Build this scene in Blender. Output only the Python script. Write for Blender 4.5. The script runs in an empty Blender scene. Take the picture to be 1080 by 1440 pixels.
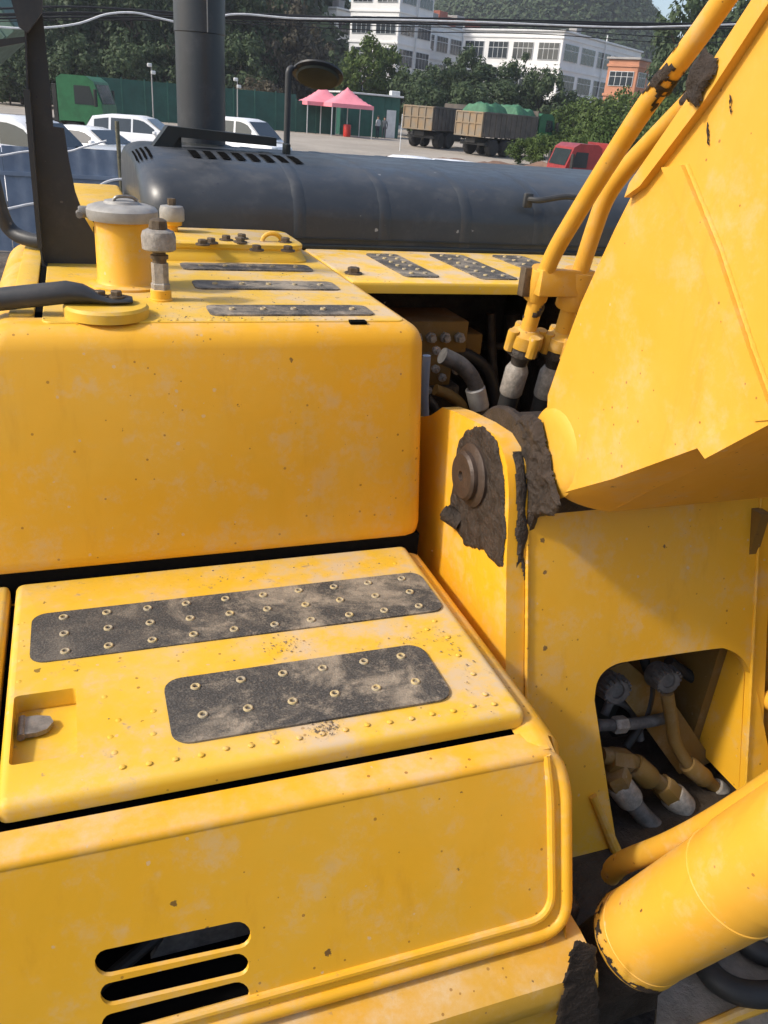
import bpy, bmesh, math, random
from mathutils import Vector, Matrix, noise
random.seed(7)
S = bpy.context.scene
COL = S.collection
# ------------------------------------------------------------------ camera
FPX = 1150.0                                   # focal length in photo pixels (1080 x 1440)
AX = Vector((0.94175912, -0.08051212, 0.32650812))    # world axes seen by the lens (right, down, forward)
AY = Vector((-0.32776067, -0.43701422, 0.8376106))
AZ = Vector((0.07525089, -0.89584394, -0.43795084))
CAM = Vector((0, 0, 2.6))
def xz(v): return (v.x, v.z)
def ray(px, py):
    d = Vector((px-540, py-720, FPX))
    return Vector((AX.dot(d), AY.dot(d), AZ.dot(d)))
def on(px, py, ax, val):                       # point of the pixel's ray on the plane axis = val
    d = ray(px, py)
    return CAM + d*((val-CAM[ax])/d[ax])
cd = bpy.data.cameras.new('camera'); cam = bpy.data.objects.new('camera', cd); COL.objects.link(cam)
cd.sensor_fit = 'VERTICAL'; cd.sensor_height = 36; cd.lens = 36*FPX/1440
cd.clip_start = 0.05; cd.clip_end = 3000
rt = Vector((AX[0], AY[0], AZ[0])); dn = Vector((AX[1], AY[1], AZ[1])); fw = Vector((AX[2], AY[2], AZ[2]))
M = Matrix.Identity(4)
for i in range(3):
    M[i][0] = rt[i]; M[i][1] = -dn[i]; M[i][2] = -fw[i]; M[i][3] = CAM[i]
cam.matrix_world = M
S.camera = cam
# ------------------------------------------------------------------ light
SUN_TO = Vector((-0.82, 0.015, 0.72)).normalized()
el = math.asin(SUN_TO.z); az = math.atan2(SUN_TO.x, SUN_TO.y)
W = bpy.data.worlds.new('World'); S.world = W; W.use_nodes = True
nt = W.node_tree; nt.nodes.clear()
sk = nt.nodes.new('ShaderNodeTexSky'); sk.sky_type = 'NISHITA'; sk.sun_disc = False
sk.sun_elevation = el; sk.sun_rotation = az; sk.air_density = 1.0; sk.dust_density = 3.0; sk.ozone_density = 1.0
bg = nt.nodes.new('ShaderNodeBackground'); bg.inputs[1].default_value = 0.15
wo = nt.nodes.new('ShaderNodeOutputWorld')
nt.links.new(sk.outputs[0], bg.inputs[0]); nt.links.new(bg.outputs[0], wo.inputs[0])
sl = bpy.data.lights.new('sun', 'SUN'); sl.energy = 2.5; sl.angle = math.radians(5); sl.color = (1, 0.93, 0.82)
so = bpy.data.objects.new('sun', sl); COL.objects.link(so)
so.rotation_euler = (-SUN_TO).to_track_quat('-Z', 'Y').to_euler(); so.location = (-20, 5, 30)
S.view_settings.view_transform = 'Standard'; S.view_settings.look = 'None'
S.view_settings.exposure = 0.58; S.view_settings.gamma = 1

# ------------------------------------------------------------------ materials
MATS = {}
def nodes(name):
    m = bpy.data.materials.new(name); m.use_nodes = True
    t = m.node_tree; b = t.nodes['Principled BSDF']
    return m, t, b
def N(t, typ, **kw):
    n = t.nodes.new(typ)
    for k, v in kw.items(): setattr(n, k, v)
    return n
def setin(n, **kw):
    for k, v in kw.items(): n.inputs[k.replace('_', ' ')].default_value = v
def mixc(t, fac, a, b):
    n = N(t, 'ShaderNodeMix', data_type='RGBA')
    for sock, val in ((n.inputs[0], fac), (n.inputs[6], a), (n.inputs[7], b)):
        if hasattr(val, 'is_output'): t.links.new(val, sock)
        elif isinstance(val, tuple): sock.default_value = (*val, 1)
        else: sock.default_value = val
    return n.outputs[2]
def math_(t, op, a, b=0.0, c=None):
    n = N(t, 'ShaderNodeMath', operation=op)
    for i, val in enumerate((a, b) if c is None else (a, b, c)):
        if hasattr(val, 'is_output'): t.links.new(val, n.inputs[i])
        else: n.inputs[i].default_value = val
    return n.outputs[0]
def noise_(t, scale, detail=4, rough=0.6, vec=None, dist=0):
    n = N(t, 'ShaderNodeTexNoise'); setin(n, Scale=scale, Detail=detail, Roughness=rough, Distortion=dist)
    if vec is not None: t.links.new(vec, n.inputs['Vector'])
    return n.outputs['Fac']
def ramp(t, fac, lo, hi):
    n = N(t, 'ShaderNodeMapRange'); n.interpolation_type = 'SMOOTHSTEP'
    n.inputs[1].default_value = lo; n.inputs[2].default_value = hi
    t.links.new(fac, n.inputs[0]); return n.outputs[0]
def bump(t, b, h, s, d=0.01):
    n = N(t, 'ShaderNodeBump'); setin(n, Strength=s, Distance=d)
    t.links.new(h, n.inputs['Height']); t.links.new(n.outputs[0], b.inputs['Normal'])
def pos(t):
    return N(t, 'ShaderNodeNewGeometry').outputs['Position']
def paint(name, base, faded, dust=0.35, chips=1.0, rough=0.42, dustc=(0.56, 0.44, 0.29), metal_chip=(0.07, 0.04, 0.025), spec=0.4, tread=False):
    """weathered machine paint: faded patches, dust on what faces up, chips and rust specks"""
    m, t, b = nodes(name)
    p = pos(t); g = N(t, 'ShaderNodeNewGeometry')
    sp = N(t, 'ShaderNodeSeparateXYZ'); t.links.new(g.outputs['Normal'], sp.inputs[0])
    up = ramp(t, sp.outputs[2], 0.55, 0.98)
    n1 = noise_(t, 2.3, 6, 0.62, p); n2 = noise_(t, 9, 6, 0.7, p); n3 = noise_(t, 70, 3, 0.7, p)
    c = mixc(t, ramp(t, n1, 0.35, 0.75), base, faded)
    # streaks and stains
    mp = N(t, 'ShaderNodeMapping'); setin(mp, Scale=(14, 14, 1.5)); t.links.new(p, mp.inputs[0])
    st = noise_(t, 1.0, 5, 0.65, mp.outputs[0])
    c = mixc(t, math_(t, 'MULTIPLY', ramp(t, st, 0.56, 0.8), 0.28), c, (base[0]*0.62, base[1]*0.55, base[2]*0.6))
    # dust
    df = math_(t, 'MULTIPLY', math_(t, 'MULTIPLY', ramp(t, n2, 0.36, 0.68), up), dust)
    if tread:
        sx = N(t, 'ShaderNodeSeparateXYZ'); t.links.new(p, sx.inputs[0])
        df = math_(t, 'MULTIPLY', df, math_(t, 'ADD', 0.25, math_(t, 'MULTIPLY', ramp(t, math_(t, 'ADD', sx.outputs[0], math_(t, 'MULTIPLY', n1, 0.5)), 0.25, 0.85), 1.2)))
    df2 = math_(t, 'MULTIPLY', ramp(t, math_(t, 'ADD', n2, math_(t, 'MULTIPLY', n3, 0.35)), 0.72, 0.95), dust*0.5)
    c = mixc(t, math_(t, 'MINIMUM', math_(t, 'ADD', df, df2), 0.9), c, dustc)
    # dirt splotches on top faces
    n4 = noise_(t, 26, 5, 0.75, p)
    grime = math_(t, 'MULTIPLY', math_(t, 'MULTIPLY', ramp(t, n4, 0.60, 0.72), up), 0.5*dust*2)
    c = mixc(t, math_(t, 'MINIMUM', grime, 0.7), c, (0.2, 0.15, 0.11))
    # chips
    vo = N(t, 'ShaderNodeTexVoronoi'); setin(vo, Scale=16.0); t.links.new(p, vo.inputs['Vector'])
    wn = N(t, 'ShaderNodeSeparateColor'); t.links.new(vo.outputs['Color'], wn.inputs[0])
    gate = math_(t, 'GREATER_THAN', wn.outputs[0], 1-0.30*chips)
    dist = math_(t, 'ADD', vo.outputs['Distance'], math_(t, 'MULTIPLY', math_(t, 'SUBTRACT', noise_(t, 130, 3, 0.7, p), 0.5), 0.28))
    size = math_(t, 'MULTIPLY', wn.outputs[1], 0.11)
    ch = math_(t, 'MULTIPLY', math_(t, 'LESS_THAN', dist, size), gate)
    c = mixc(t, math_(t, 'MULTIPLY', ch, 0.85), c, metal_chip)
    sc = ramp(t, noise_(t, 34, 8, 0.8, p), 0.665, 0.73)
    scr = N(t, 'ShaderNodeMapping'); setin(scr, Scale=(9, 9, 60), Rotation=(0.5, 0.3, 0.2)); t.links.new(p, scr.inputs[0])
    sf = math_(t, 'MULTIPLY', ramp(t, noise_(t, 2.2, 6, 0.75, scr.outputs[0]), 0.64, 0.72), ramp(t, noise_(t, 5, 3, 0.6, p), 0.5, 0.65))
    c = mixc(t, math_(t, 'MULTIPLY', sf, 0.35*chips), c, dustc)
    c = mixc(t, math_(t, 'MULTIPLY', sc, 0.5*chips), c, (base[0]*0.3, base[1]*0.26, base[2]*0.5+0.015))
    v2 = N(t, 'ShaderNodeTexVoronoi'); setin(v2, Scale=34.0); t.links.new(p, v2.inputs['Vector'])
    w2 = N(t, 'ShaderNodeSeparateColor'); t.links.new(v2.outputs['Color'], w2.inputs[0])
    g2 = math_(t, 'MULTIPLY', math_(t, 'GREATER_THAN', w2.outputs[0], 1-0.30*chips), math_(t, 'LESS_THAN', math_(t, 'ADD', v2.outputs['Distance'], math_(t, 'MULTIPLY', math_(t, 'SUBTRACT', n3, 0.5), 0.35)), math_(t, 'MULTIPLY', w2.outputs[2], 0.15)))
    c = mixc(t, math_(t, 'MULTIPLY', g2, 0.55), c, dustc)
    v3 = N(t, 'ShaderNodeTexVoronoi'); setin(v3, Scale=75.0); t.links.new(p, v3.inputs['Vector'])
    w3 = N(t, 'ShaderNodeSeparateColor'); t.links.new(v3.outputs['Color'], w3.inputs[0])
    clus = ramp(t, n1, 0.38, 0.62)
    g3 = math_(t, 'MULTIPLY', math_(t, 'GREATER_THAN', w3.outputs[0], math_(t, 'SUBTRACT', 1.0, math_(t, 'MULTIPLY', clus, 0.22*chips))), math_(t, 'LESS_THAN', v3.outputs['Distance'], math_(t, 'MULTIPLY', w3.outputs[2], 0.24)))
    c = mixc(t, math_(t, 'MULTIPLY', g3, 0.75), c, (base[0]*0.36, base[1]*0.30, base[2]*0.5+0.01))
    film = math_(t, 'MULTIPLY', ramp(t, math_(t, 'ADD', n2, math_(t, 'MULTIPLY', n4, 0.6)), 0.78, 1.02), 0.30*min(1.0, dust*2.2))
    c = mixc(t, film, c, dustc)
    hd = ramp(t, noise_(t, 1.3, 5, 0.7, p, 1.5), 0.4, 0.7)
    c = mixc(t, math_(t, 'MULTIPLY', hd, 0.26), c, (base[0]*0.80, base[1]*0.88, base[2]*0.8))
    t.links.new(c, b.inputs['Base Color'])
    r = math_(t, 'ADD', math_(t, 'MULTIPLY', n2, 0.22), rough-0.08)
    r = math_(t, 'ADD', r, math_(t, 'MULTIPLY', df, 0.45))
    t.links.new(r, b.inputs['Roughness'])
    b.inputs['Specular IOR Level'].default_value = spec
    h = math_(t, 'ADD', math_(t, 'MULTIPLY', n3, 0.25), math_(t, 'MULTIPLY', ch, -0.6))
    h = math_(t, 'ADD', h, math_(t, 'MULTIPLY', n1, 1.2))
    bump(t, b, h, 0.12, 0.006)
    MATS[name] = m; return m
def plain(name, c, rough=0.6, metal=0.0, var=0.25, scale=6.0, bmp=0.0, bscale=40.0, c2=None, spec=0.4):
    m, t, b = nodes(name)
    p = pos(t); n = noise_(t, scale, 5, 0.65, p)
    c2 = c2 or tuple(x*(1-var) for x in c)
    t.links.new(mixc(t, ramp(t, n, 0.3, 0.7), c, c2), b.inputs['Base Color'])
    t.links.new(math_(t, 'ADD', math_(t, 'MULTIPLY', n, 0.2), rough-0.1), b.inputs['Roughness'])
    b.inputs['Metallic'].default_value = metal; b.inputs['Specular IOR Level'].default_value = spec
    if bmp: bump(t, b, noise_(t, bscale, 6, 0.7, p), bmp, 0.01)
    MATS[name] = m; return m
YB = (0.74, 0.372, 0.014); YF = (0.72, 0.40, 0.04)
paint('yellow', YB, YF, dust=0.4, chips=1.0)
paint('yellow_top', (0.68, 0.405, 0.025), (0.67, 0.43, 0.065), dustc=(0.52, 0.40, 0.27), tread=True, dust=0.75, chips=0.8, rough=0.5)
paint('yellow_boom', (0.66, 0.335, 0.03), (0.68, 0.375, 0.06), dust=0.35, chips=0.6, rough=0.45)
paint('yellow_dirty', (0.58, 0.30, 0.02), (0.50, 0.30, 0.05), dust=0.5, chips=1.3, rough=0.55)
paint('hood_grey', (0.030, 0.035, 0.042), (0.038, 0.043, 0.05), dust=0.25, chips=0.25, rough=0.34, dustc=(0.11, 0.11, 0.11), metal_chip=(0.3, 0.3, 0.3), spec=0.5)
paint('rail_grey', (0.034, 0.036, 0.039), (0.045, 0.046, 0.048), dust=0.15, chips=0.4, rough=0.45, dustc=(0.17, 0.15, 0.13), metal_chip=(0.25, 0.23, 0.2))
plain('black_metal', (0.018, 0.022, 0.022), 0.5)
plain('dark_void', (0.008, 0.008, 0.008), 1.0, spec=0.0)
plain('steel', (0.33, 0.31, 0.28), 0.5, 0.6, 0.45, 40, 0.2, 90)
plain('zinc', (0.36, 0.33, 0.29), 0.6, 0.2, 0.4, 60, 0.4, 160)
plain('cap_grey', (0.36, 0.35, 0.33), 0.55, 0.1, 0.25, 25, 0.15, 80)
plain('bolt', (0.16, 0.12, 0.08), 0.6, 0.5, 0.4, 60)
plain('rubber', (0.02, 0.02, 0.02), 0.6, 0, 0.2, 30)
plain('rubber_grey', (0.13, 0.125, 0.12), 0.7, 0, 0.5, 30, 0.2, 80)
plain('grease', (0.022, 0.015, 0.010), 0.5, 0, 0.6, 30, 0.9, 90, (0.05, 0.035, 0.025))
plain('oily_shade', (0.018, 0.014, 0.011), 0.4, 0, 0.6, 14, 0.8, 40, (0.045, 0.037, 0.03))  # oil film, also painting the shade in frame opening and valve bay
plain('dusty_plate', (0.27, 0.24, 0.20), 0.8, 0, 0.45, 12, 0.6, 60)
def grip_mat():
    m, t, b = nodes('grip')
    p = pos(t)
    n1 = noise_(t, 7, 6, 0.7, p, 0.6); n2 = noise_(t, 240, 2, 0.6, p); n3 = noise_(t, 30, 6, 0.75, p)
    c = mixc(t, ramp(t, n2, 0.4, 0.7), (0.036, 0.034, 0.032), (0.085, 0.08, 0.074))
    f = math_(t, 'ADD', math_(t, 'MULTIPLY', ramp(t, n1, 0.42, 0.66), 0.5), math_(t, 'MULTIPLY', ramp(t, n3, 0.48, 0.72), 0.35))
    sp = N(t, 'ShaderNodeSeparateXYZ'); t.links.new(p, sp.inputs[0])
    f = math_(t, 'MULTIPLY', f, math_(t, 'ADD', 0.45, math_(t, 'MULTIPLY', ramp(t, math_(t, 'ADD', sp.outputs[0], math_(t, 'MULTIPLY', n1, 0.3)), 0.1, 0.45), 1.0)))
    c = mixc(t, math_(t, 'MINIMUM', f, 0.85), c, (0.34, 0.285, 0.215))
    t.links.new(c, b.inputs['Base Color']); b.inputs['Roughness'].default_value = 0.85
    bump(t, b, n2, 0.6, 0.003); MATS['grip'] = m
grip_mat()
def leaf_mat(name, a, bcol):
    m, t, b = nodes(name)
    oi = N(t, 'ShaderNodeObjectInfo'); g = N(t, 'ShaderNodeNewGeometry')
    n = noise_(t, 0.35, 4, 0.6, pos(t)); r = g.outputs['Random Per Island']
    f = math_(t, 'MULTIPLY', math_(t, 'ADD', math_(t, 'ADD', n, r), oi.outputs['Random']), 0.4)
    c = mixc(t, f, a, bcol)
    t.links.new(c, b.inputs['Base Color']); b.inputs['Roughness'].default_value = 0.6
    b.inputs['Specular IOR Level'].default_value = 0.2
    tr = N(t, 'ShaderNodeBsdfTranslucent'); t.links.new(c, tr.inputs[0])
    ms = N(t, 'ShaderNodeMixShader'); ms.inputs[0].default_value = 0.25
    t.links.new(b.outputs[0], ms.inputs[1]); t.links.new(tr.outputs[0], ms.inputs[2])
    t.links.new(ms.outputs[0], t.nodes['Material Output'].inputs[0]); MATS[name] = m
leaf_mat('leaf', (0.030, 0.05, 0.024), (0.075, 0.11, 0.05))
leaf_mat('leaf_bright', (0.035, 0.07, 0.015), (0.10, 0.14, 0.035))
leaf_mat('leaf_brown', (0.05, 0.045, 0.03), (0.10, 0.085, 0.055))
plain('bark', (0.09, 0.065, 0.045), 0.9, 0, 0.4, 10, 0.5, 30)
plain('car_white', (0.74, 0.75, 0.76), 0.28, 0, 0.05, 2, spec=0.6)
plain('car_silver', (0.5, 0.52, 0.53), 0.3, 0.3, 0.05, 2)
plain('car_grey', (0.22, 0.25, 0.28), 0.3, 0.2, 0.1, 2)
plain('car_glass', (0.03, 0.04, 0.045), 0.08, 0, 0.2, 2, spec=0.8)
plain('tyre', (0.02, 0.02, 0.02), 0.8)
plain('rim', (0.4, 0.4, 0.4), 0.35, 0.6)
plain('lamp_clear', (0.6, 0.62, 0.62), 0.15)
plain('lamp_red', (0.4, 0.02, 0.02), 0.25)
plain('truck_green', (0.03, 0.15, 0.06), 0.45, 0, 0.3, 3)
plain('bed_green', (0.10, 0.17, 0.13), 0.65, 0, 0.35, 2)
plain('bed_rust', (0.13, 0.11, 0.09), 0.75, 0, 0.45, 1.2, c2=(0.075, 0.068, 0.06))
plain('bed_gate', (0.19, 0.165, 0.13), 0.75, 0, 0.3, 1.6, c2=(0.25, 0.17, 0.09))
plain('tarp_green', (0.05, 0.16, 0.085), 0.7, 0, 0.35, 3, 0.8, 5)
plain('truck_red', (0.30, 0.04, 0.04), 0.4, 0, 0.3, 3)
plain('chassis', (0.03, 0.03, 0.028), 0.7)
plain('tent_pink', (0.75, 0.25, 0.30), 0.6, 0, 0.12, 2)
plain('white_metal', (0.62, 0.63, 0.63), 0.5, 0, 0.15, 3)
plain('teal', (0.012, 0.075, 0.06), 0.6, 0, 0.3, 1.0)
plain('teal_wall', (0.02, 0.10, 0.075), 0.6, 0, 0.25, 1.0)
plain('fence_blue', (0.23, 0.28, 0.36), 0.55, 0.1, 0.3, 2.5, c2=(0.17, 0.21, 0.28))
plain('post_rust', (0.16, 0.15, 0.10), 0.8, 0.1, 0.5, 12)
plain('cable_white', (0.75, 0.75, 0.75), 0.5)
plain('cable_black', (0.02, 0.02, 0.022), 0.6)
plain('wall_white', (0.72, 0.72, 0.71), 0.8, 0, 0.10, 0.4)
plain('wall_orange', (0.48, 0.22, 0.13), 0.8, 0, 0.2, 0.5)
plain('roof_grey', (0.33, 0.32, 0.31), 0.8, 0, 0.3, 0.5)
plain('roof_red', (0.36, 0.12, 0.08), 0.8, 0, 0.4, 0.7)
plain('win_glass', (0.035, 0.045, 0.055), 0.12, 0, 0.4, 0.5, spec=0.8)
plain('win_frame', (0.55, 0.57, 0.58), 0.5)
plain('red_plastic', (0.5, 0.03, 0.02), 0.4)
plain('cloth_dark', (0.05, 0.06, 0.08), 0.9)
plain('skin', (0.42, 0.25, 0.17), 0.6)
plain('mirror_glass', (0.06, 0.068, 0.06), 0.6, 0.0, spec=0.15)
def ground_mat():
    m, t, b = nodes('ground')
    p = pos(t); n1 = noise_(t, 0.15, 6, 0.65, p); n2 = noise_(t, 2.2, 7, 0.7, p); n3 = noise_(t, 18, 6, 0.7, p)
    c = mixc(t, ramp(t, n1, 0.35, 0.65), (0.27, 0.24, 0.20), (0.35, 0.31, 0.26))
    c = mixc(t, math_(t, 'MULTIPLY', ramp(t, n2, 0.5, 0.75), 0.5), c, (0.17, 0.15, 0.125))
    sp = N(t, 'ShaderNodeSeparateXYZ'); t.links.new(p, sp.inputs[0])
    near = math_(t, 'SUBTRACT', 1.0, ramp(t, math_(t, 'ADD', sp.outputs[1], math_(t, 'MULTIPLY', n2, 6.0)), 16, 22))
    c = mixc(t, near, c, mixc(t, ramp(t, n3, 0.35, 0.7), (0.035, 0.026, 0.02), (0.10, 0.08, 0.062)))
    t.links.new(c, b.inputs['Base Color']); b.inputs['Roughness'].default_value = 0.9
    bump(t, b, math_(t, 'ADD', n2, n3), 0.5, 0.05); MATS['ground'] = m
ground_mat()
plain('soil', (0.05, 0.037, 0.028), 0.95, 0, 0.5, 8, 1.0, 20, (0.12, 0.095, 0.075))
plain('earth_red', (0.22, 0.13, 0.085), 0.95, 0, 0.4, 2, 0.8, 6)
plain('hill_soil', (0.05, 0.06, 0.03), 0.95, 0, 0.4, 0.1)

# ------------------------------------------------------------------ mesh helpers
class MB:
    def __init__(s): s.bm = bmesh.new()
    def faces(s, V, F):
        vs = [s.bm.verts.new(v) for v in V]
        for f in F:
            try: s.bm.faces.new([vs[i] for i in f])
            except ValueError: pass
        return vs
    def box(s, x0, x1, y0, y1, z0, z1, bev=0, seg=2, fn=None):
        V = [(x, y, z) for x in (x0, x1) for y in (y0, y1) for z in (z0, z1)]
        b = bmesh.new(); vs = [b.verts.new(v) for v in V]
        for f in ((0,1,3,2), (4,6,7,5), (0,4,5,1), (2,3,7,6), (0,2,6,4), (1,5,7,3)): b.faces.new([vs[i] for i in f])
        if bev: bmesh.ops.bevel(b, geom=b.edges[:], offset=bev, segments=seg, profile=0.5, affect='EDGES')
        s.merge(b, fn); return s
    def merge(s, b, fn=None):
        b.verts.ensure_lookup_table(); mp = {}
        for v in b.verts: mp[v] = s.bm.verts.new(fn(v.co) if fn else v.co)
        for f in b.faces:
            try: s.bm.faces.new([mp[v] for v in f.verts])
            except ValueError: pass
        b.free()
    def prism(s, poly, mf, d, bev=0, seg=2):
        """poly: 2-D outline, mf: (u,v)->3-D front point, d: thickness vector"""
        b = bmesh.new(); d = Vector(d)
        a = [b.verts.new(mf(*p)) for p in poly]; c = [b.verts.new(Vector(mf(*p))+d) for p in poly]
        n = len(poly); b.faces.new(a); b.faces.new(c[::-1])
        for i in range(n): b.faces.new([a[(i+1) % n], a[i], c[i], c[(i+1) % n]])
        if bev:
            es = [e for e in b.edges if len(e.link_faces) == 2 and e.calc_face_angle(0) > 0.6]
            bmesh.ops.bevel(b, geom=es, offset=bev, segments=seg, profile=0.5, affect='EDGES')
        s.merge(b); return s
    def plate(s, outer, holes, mf, d, bev=0, seg=3):
        """flat plate with real holes; top loop of the outline rounded by bev"""
        b = bmesh.new(); d = Vector(d); loops = []
        for lp in [outer]+holes:
            vs = [b.verts.new((p[0], p[1], 0)) for p in lp]
            loops.append(vs)
            for i in range(len(vs)): b.edges.new((vs[i], vs[(i+1) % len(vs)]))
        bmesh.ops.triangle_fill(b, use_beauty=True, use_dissolve=False, edges=b.edges[:])
        top = {v: Vector(mf(v.co.x, v.co.y)) for v in b.verts}
        fs = b.faces[:]; bot = {v: b.verts.new(top[v]+d) for v in list(top)}
        for f in fs: b.faces.new([bot[v] for v in f.verts][::-1])
        for vs in loops:
            n = len(vs)
            for i in range(n): b.faces.new([vs[i], vs[(i+1) % n], bot[vs[(i+1) % n]], bot[vs[i]]])
        oe = []
        for i, v in enumerate(loops[0]):
            e = b.edges.get((v, loops[0][(i+1) % len(loops[0])]))
            if e: oe.append(e)
        for v, p in top.items(): v.co = p
        bmesh.ops.recalc_face_normals(b, faces=b.faces[:])
        if bev: bmesh.ops.bevel(b, geom=oe, offset=bev, segments=seg, profile=0.5, affect='EDGES')
        s.merge(b); return s
    def tube(s, path, r, n=14, cap=True):
        P = [Vector(p) for p in path]; R = r if isinstance(r, (list, tuple)) else [r]*len(P)
        rings = []; up = None
        for i, p in enumerate(P):
            t = (P[min(i+1, len(P)-1)]-P[max(i-1, 0)]).normalized()
            if up is None:
                up = Vector((0, 0, 1)) if abs(t.z) < 0.9 else Vector((1, 0, 0))
            up = (up - t*up.dot(t)).normalized(); sd = t.cross(up)
            rings.append([s.bm.verts.new(p+(up*math.cos(2*math.pi*k/n)+sd*math.sin(2*math.pi*k/n))*R[i]) for k in range(n)])
        for a, b in zip(rings, rings[1:]):
            for k in range(n): s.bm.faces.new((a[k], a[(k+1) % n], b[(k+1) % n], b[k]))
        if cap: s.bm.faces.new(rings[0][::-1]); s.bm.faces.new(rings[-1])
        return s
    def cyl(s, p0, p1, r, n=20, r1=None):
        return s.tube([p0, p1], [r, r if r1 is None else r1], n)
    def lathe(s, c, axis, prof, n=24):
        """prof: list of (radius, along)"""
        a = Vector(axis).normalized(); c = Vector(c)
        u = a.orthogonal().normalized(); w = a.cross(u); rings = []
        for r, h in prof:
            rings.append([s.bm.verts.new(c+a*h+(u*math.cos(2*math.pi*k/n)+w*math.sin(2*math.pi*k/n))*r) for k in range(n)])
        for x, y in zip(rings, rings[1:]):
            for k in range(n): s.bm.faces.new((x[k], x[(k+1) % n], y[(k+1) % n], y[k]))
        if prof[0][0] > 1e-5: s.bm.faces.new(rings[0][::-1])
        if prof[-1][0] > 1e-5: s.bm.faces.new(rings[-1])
        return s
    def mesh(s, name, angle=35):
        bmesh.ops.remove_doubles(s.bm, verts=s.bm.verts[:], dist=1e-5)
        bmesh.ops.recalc_face_normals(s.bm, faces=s.bm.faces[:])
        me = bpy.data.meshes.new(name); s.bm.to_mesh(me); s.bm.free()
        me.polygons.foreach_set('use_smooth', [True]*len(me.polygons))
        me.set_sharp_from_angle(angle=math.radians(angle)); return me
    def obj(s, name, mat, parent=None, **kw):
        return link(name, s.mesh(name), mat, parent, **kw)
def link(name, me, mat, parent=None, loc=None, rot=None, scale=None):
    if mat and not me.materials: me.materials.append(MATS[mat])
    o = bpy.data.objects.new(name, me); COL.objects.link(o)
    if parent: o.parent = parent
    if loc is not None: o.location = loc
    if rot is not None: o.rotation_euler = rot
    if scale is not None: o.scale = scale
    return o
def empty(name, loc=(0, 0, 0), rz=0, scale=1):
    o = bpy.data.objects.new(name, None); COL.objects.link(o); o.location = loc; o.rotation_euler = (0, 0, rz)
    o.scale = (scale,)*3; o.empty_display_size = 0.2
    return o
def tag(o, label=None, cat=None, group=None, kind=None):
    if label: o['label'] = label
    if cat: o['category'] = cat
    if group: o['group'] = group
    if kind: o['kind'] = kind
    return o
def copy_tree(o, parent=None):
    c = o.copy(); COL.objects.link(c); c.parent = parent
    for ch in list(o.children): copy_tree(ch, c)
    return c
def rrect(x0, x1, y0, y1, r, n=5):
    out = []
    for cx, cy, a0 in ((x1-r, y1-r, 0), (x0+r, y1-r, 90), (x0+r, y0+r, 180), (x1-r, y0+r, 270)):
        for k in range(n+1):
            a = math.radians(a0+90*k/n); out.append((cx+r*math.cos(a), cy+r*math.sin(a)))
    return out
def smooth_path(P, k=6):
    P = [Vector(p) for p in P]; out = []
    for i in range(len(P)-1):
        a, b, c, d = P[max(i-1, 0)], P[i], P[i+1], P[min(i+2, len(P)-1)]
        for j in range(k):
            t = j/k
            out.append(0.5*((2*b)+(c-a)*t+(2*a-5*b+4*c-d)*t*t+(3*b-a-3*c+d)*t**3))
    out.append(P[-1]); return out
def bend_path(P, rad, k=7):
    """straight runs joined by arcs"""
    P = [Vector(p) for p in P]; out = [P[0]]
    for i in range(1, len(P)-1):
        a = (P[i-1]-P[i]); b = (P[i+1]-P[i]); l = min(rad, a.length*0.49, b.length*0.49)
        s = P[i]+a.normalized()*l; e = P[i]+b.normalized()*l
        for j in range(k+1):
            t = j/k; out.append(s*(1-t)**2+P[i]*2*t*(1-t)+e*t*t)
    out.append(P[-1]); return out
def inside(p, poly):
    c = False; j = len(poly)-1
    for i in range(len(poly)):
        a, b = poly[i], poly[j]
        if (a[1] > p[1]) != (b[1] > p[1]) and p[0] < (b[0]-a[0])*(p[1]-a[1])/(b[1]-a[1])+a[0]: c = not c
        j = i
    return c
def edge_dist(p, poly):
    best = 9
    for i in range(len(poly)):
        a = Vector(poly[i]); b = Vector(poly[(i+1) % len(poly)]); q = Vector(p)
        t = max(0, min(1, (q-a).dot(b-a)/max((b-a).length_squared, 1e-9)))
        best = min(best, (q-a-(b-a)*t).length)
    return best
def lump(poly, mf, nrm, h, step=0.0024, rough=1.0, seed=0, soft=0.012, scale=1.0):
    """a lumpy smear of grease or dirt on a surface"""
    us = [p[0] for p in poly]; vs = [p[1] for p in poly]; m = MB(); V = {}; nrm = Vector(nrm)
    nu = int((max(us)-min(us))/step)+4; nv = int((max(vs)-min(vs))/step)+4
    for i in range(nu):
        for j in range(nv):
            u = min(us)+(i-1.5)*step; v = min(vs)+(j-1.5)*step
            w = 0.009*scale*noise.noise((u*30/scale, v*22/scale, seed+5)) + 0.0025*scale*noise.noise((u*110/scale, v*50/scale, seed+9))
            ins = inside((u, v), poly); dd = edge_dist((u, v), poly)*(1 if ins else -1)+w
            if dd < 0: continue
            e = min(1, dd/soft); e = e*(2-e); k = 0.35+0.55*noise.noise((u*28, v*28, seed))+0.22*noise.noise((u*80, v*80, seed+3))
            V[i, j] = m.bm.verts.new(Vector(mf(u, v))+nrm*h*e*max(0.1, 0.4+rough*k))
    for (i, j), v in V.items():
        q = [V.get(k) for k in ((i, j), (i+1, j), (i+1, j+1), (i, j+1))]
        if all(q): m.bm.faces.new(q)
        elif sum(1 for k_ in q if k_) == 3: m.bm.faces.new([k_ for k_ in q if k_])
    for (i, j), v in V.items():
        q = [V.get(k) for k in ((i+1, j), (i+1, j+1), (i, j+1))]
    loose = [v for v in m.bm.verts if not v.link_faces]
    for v in loose: m.bm.verts.remove(v)
    return m

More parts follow.
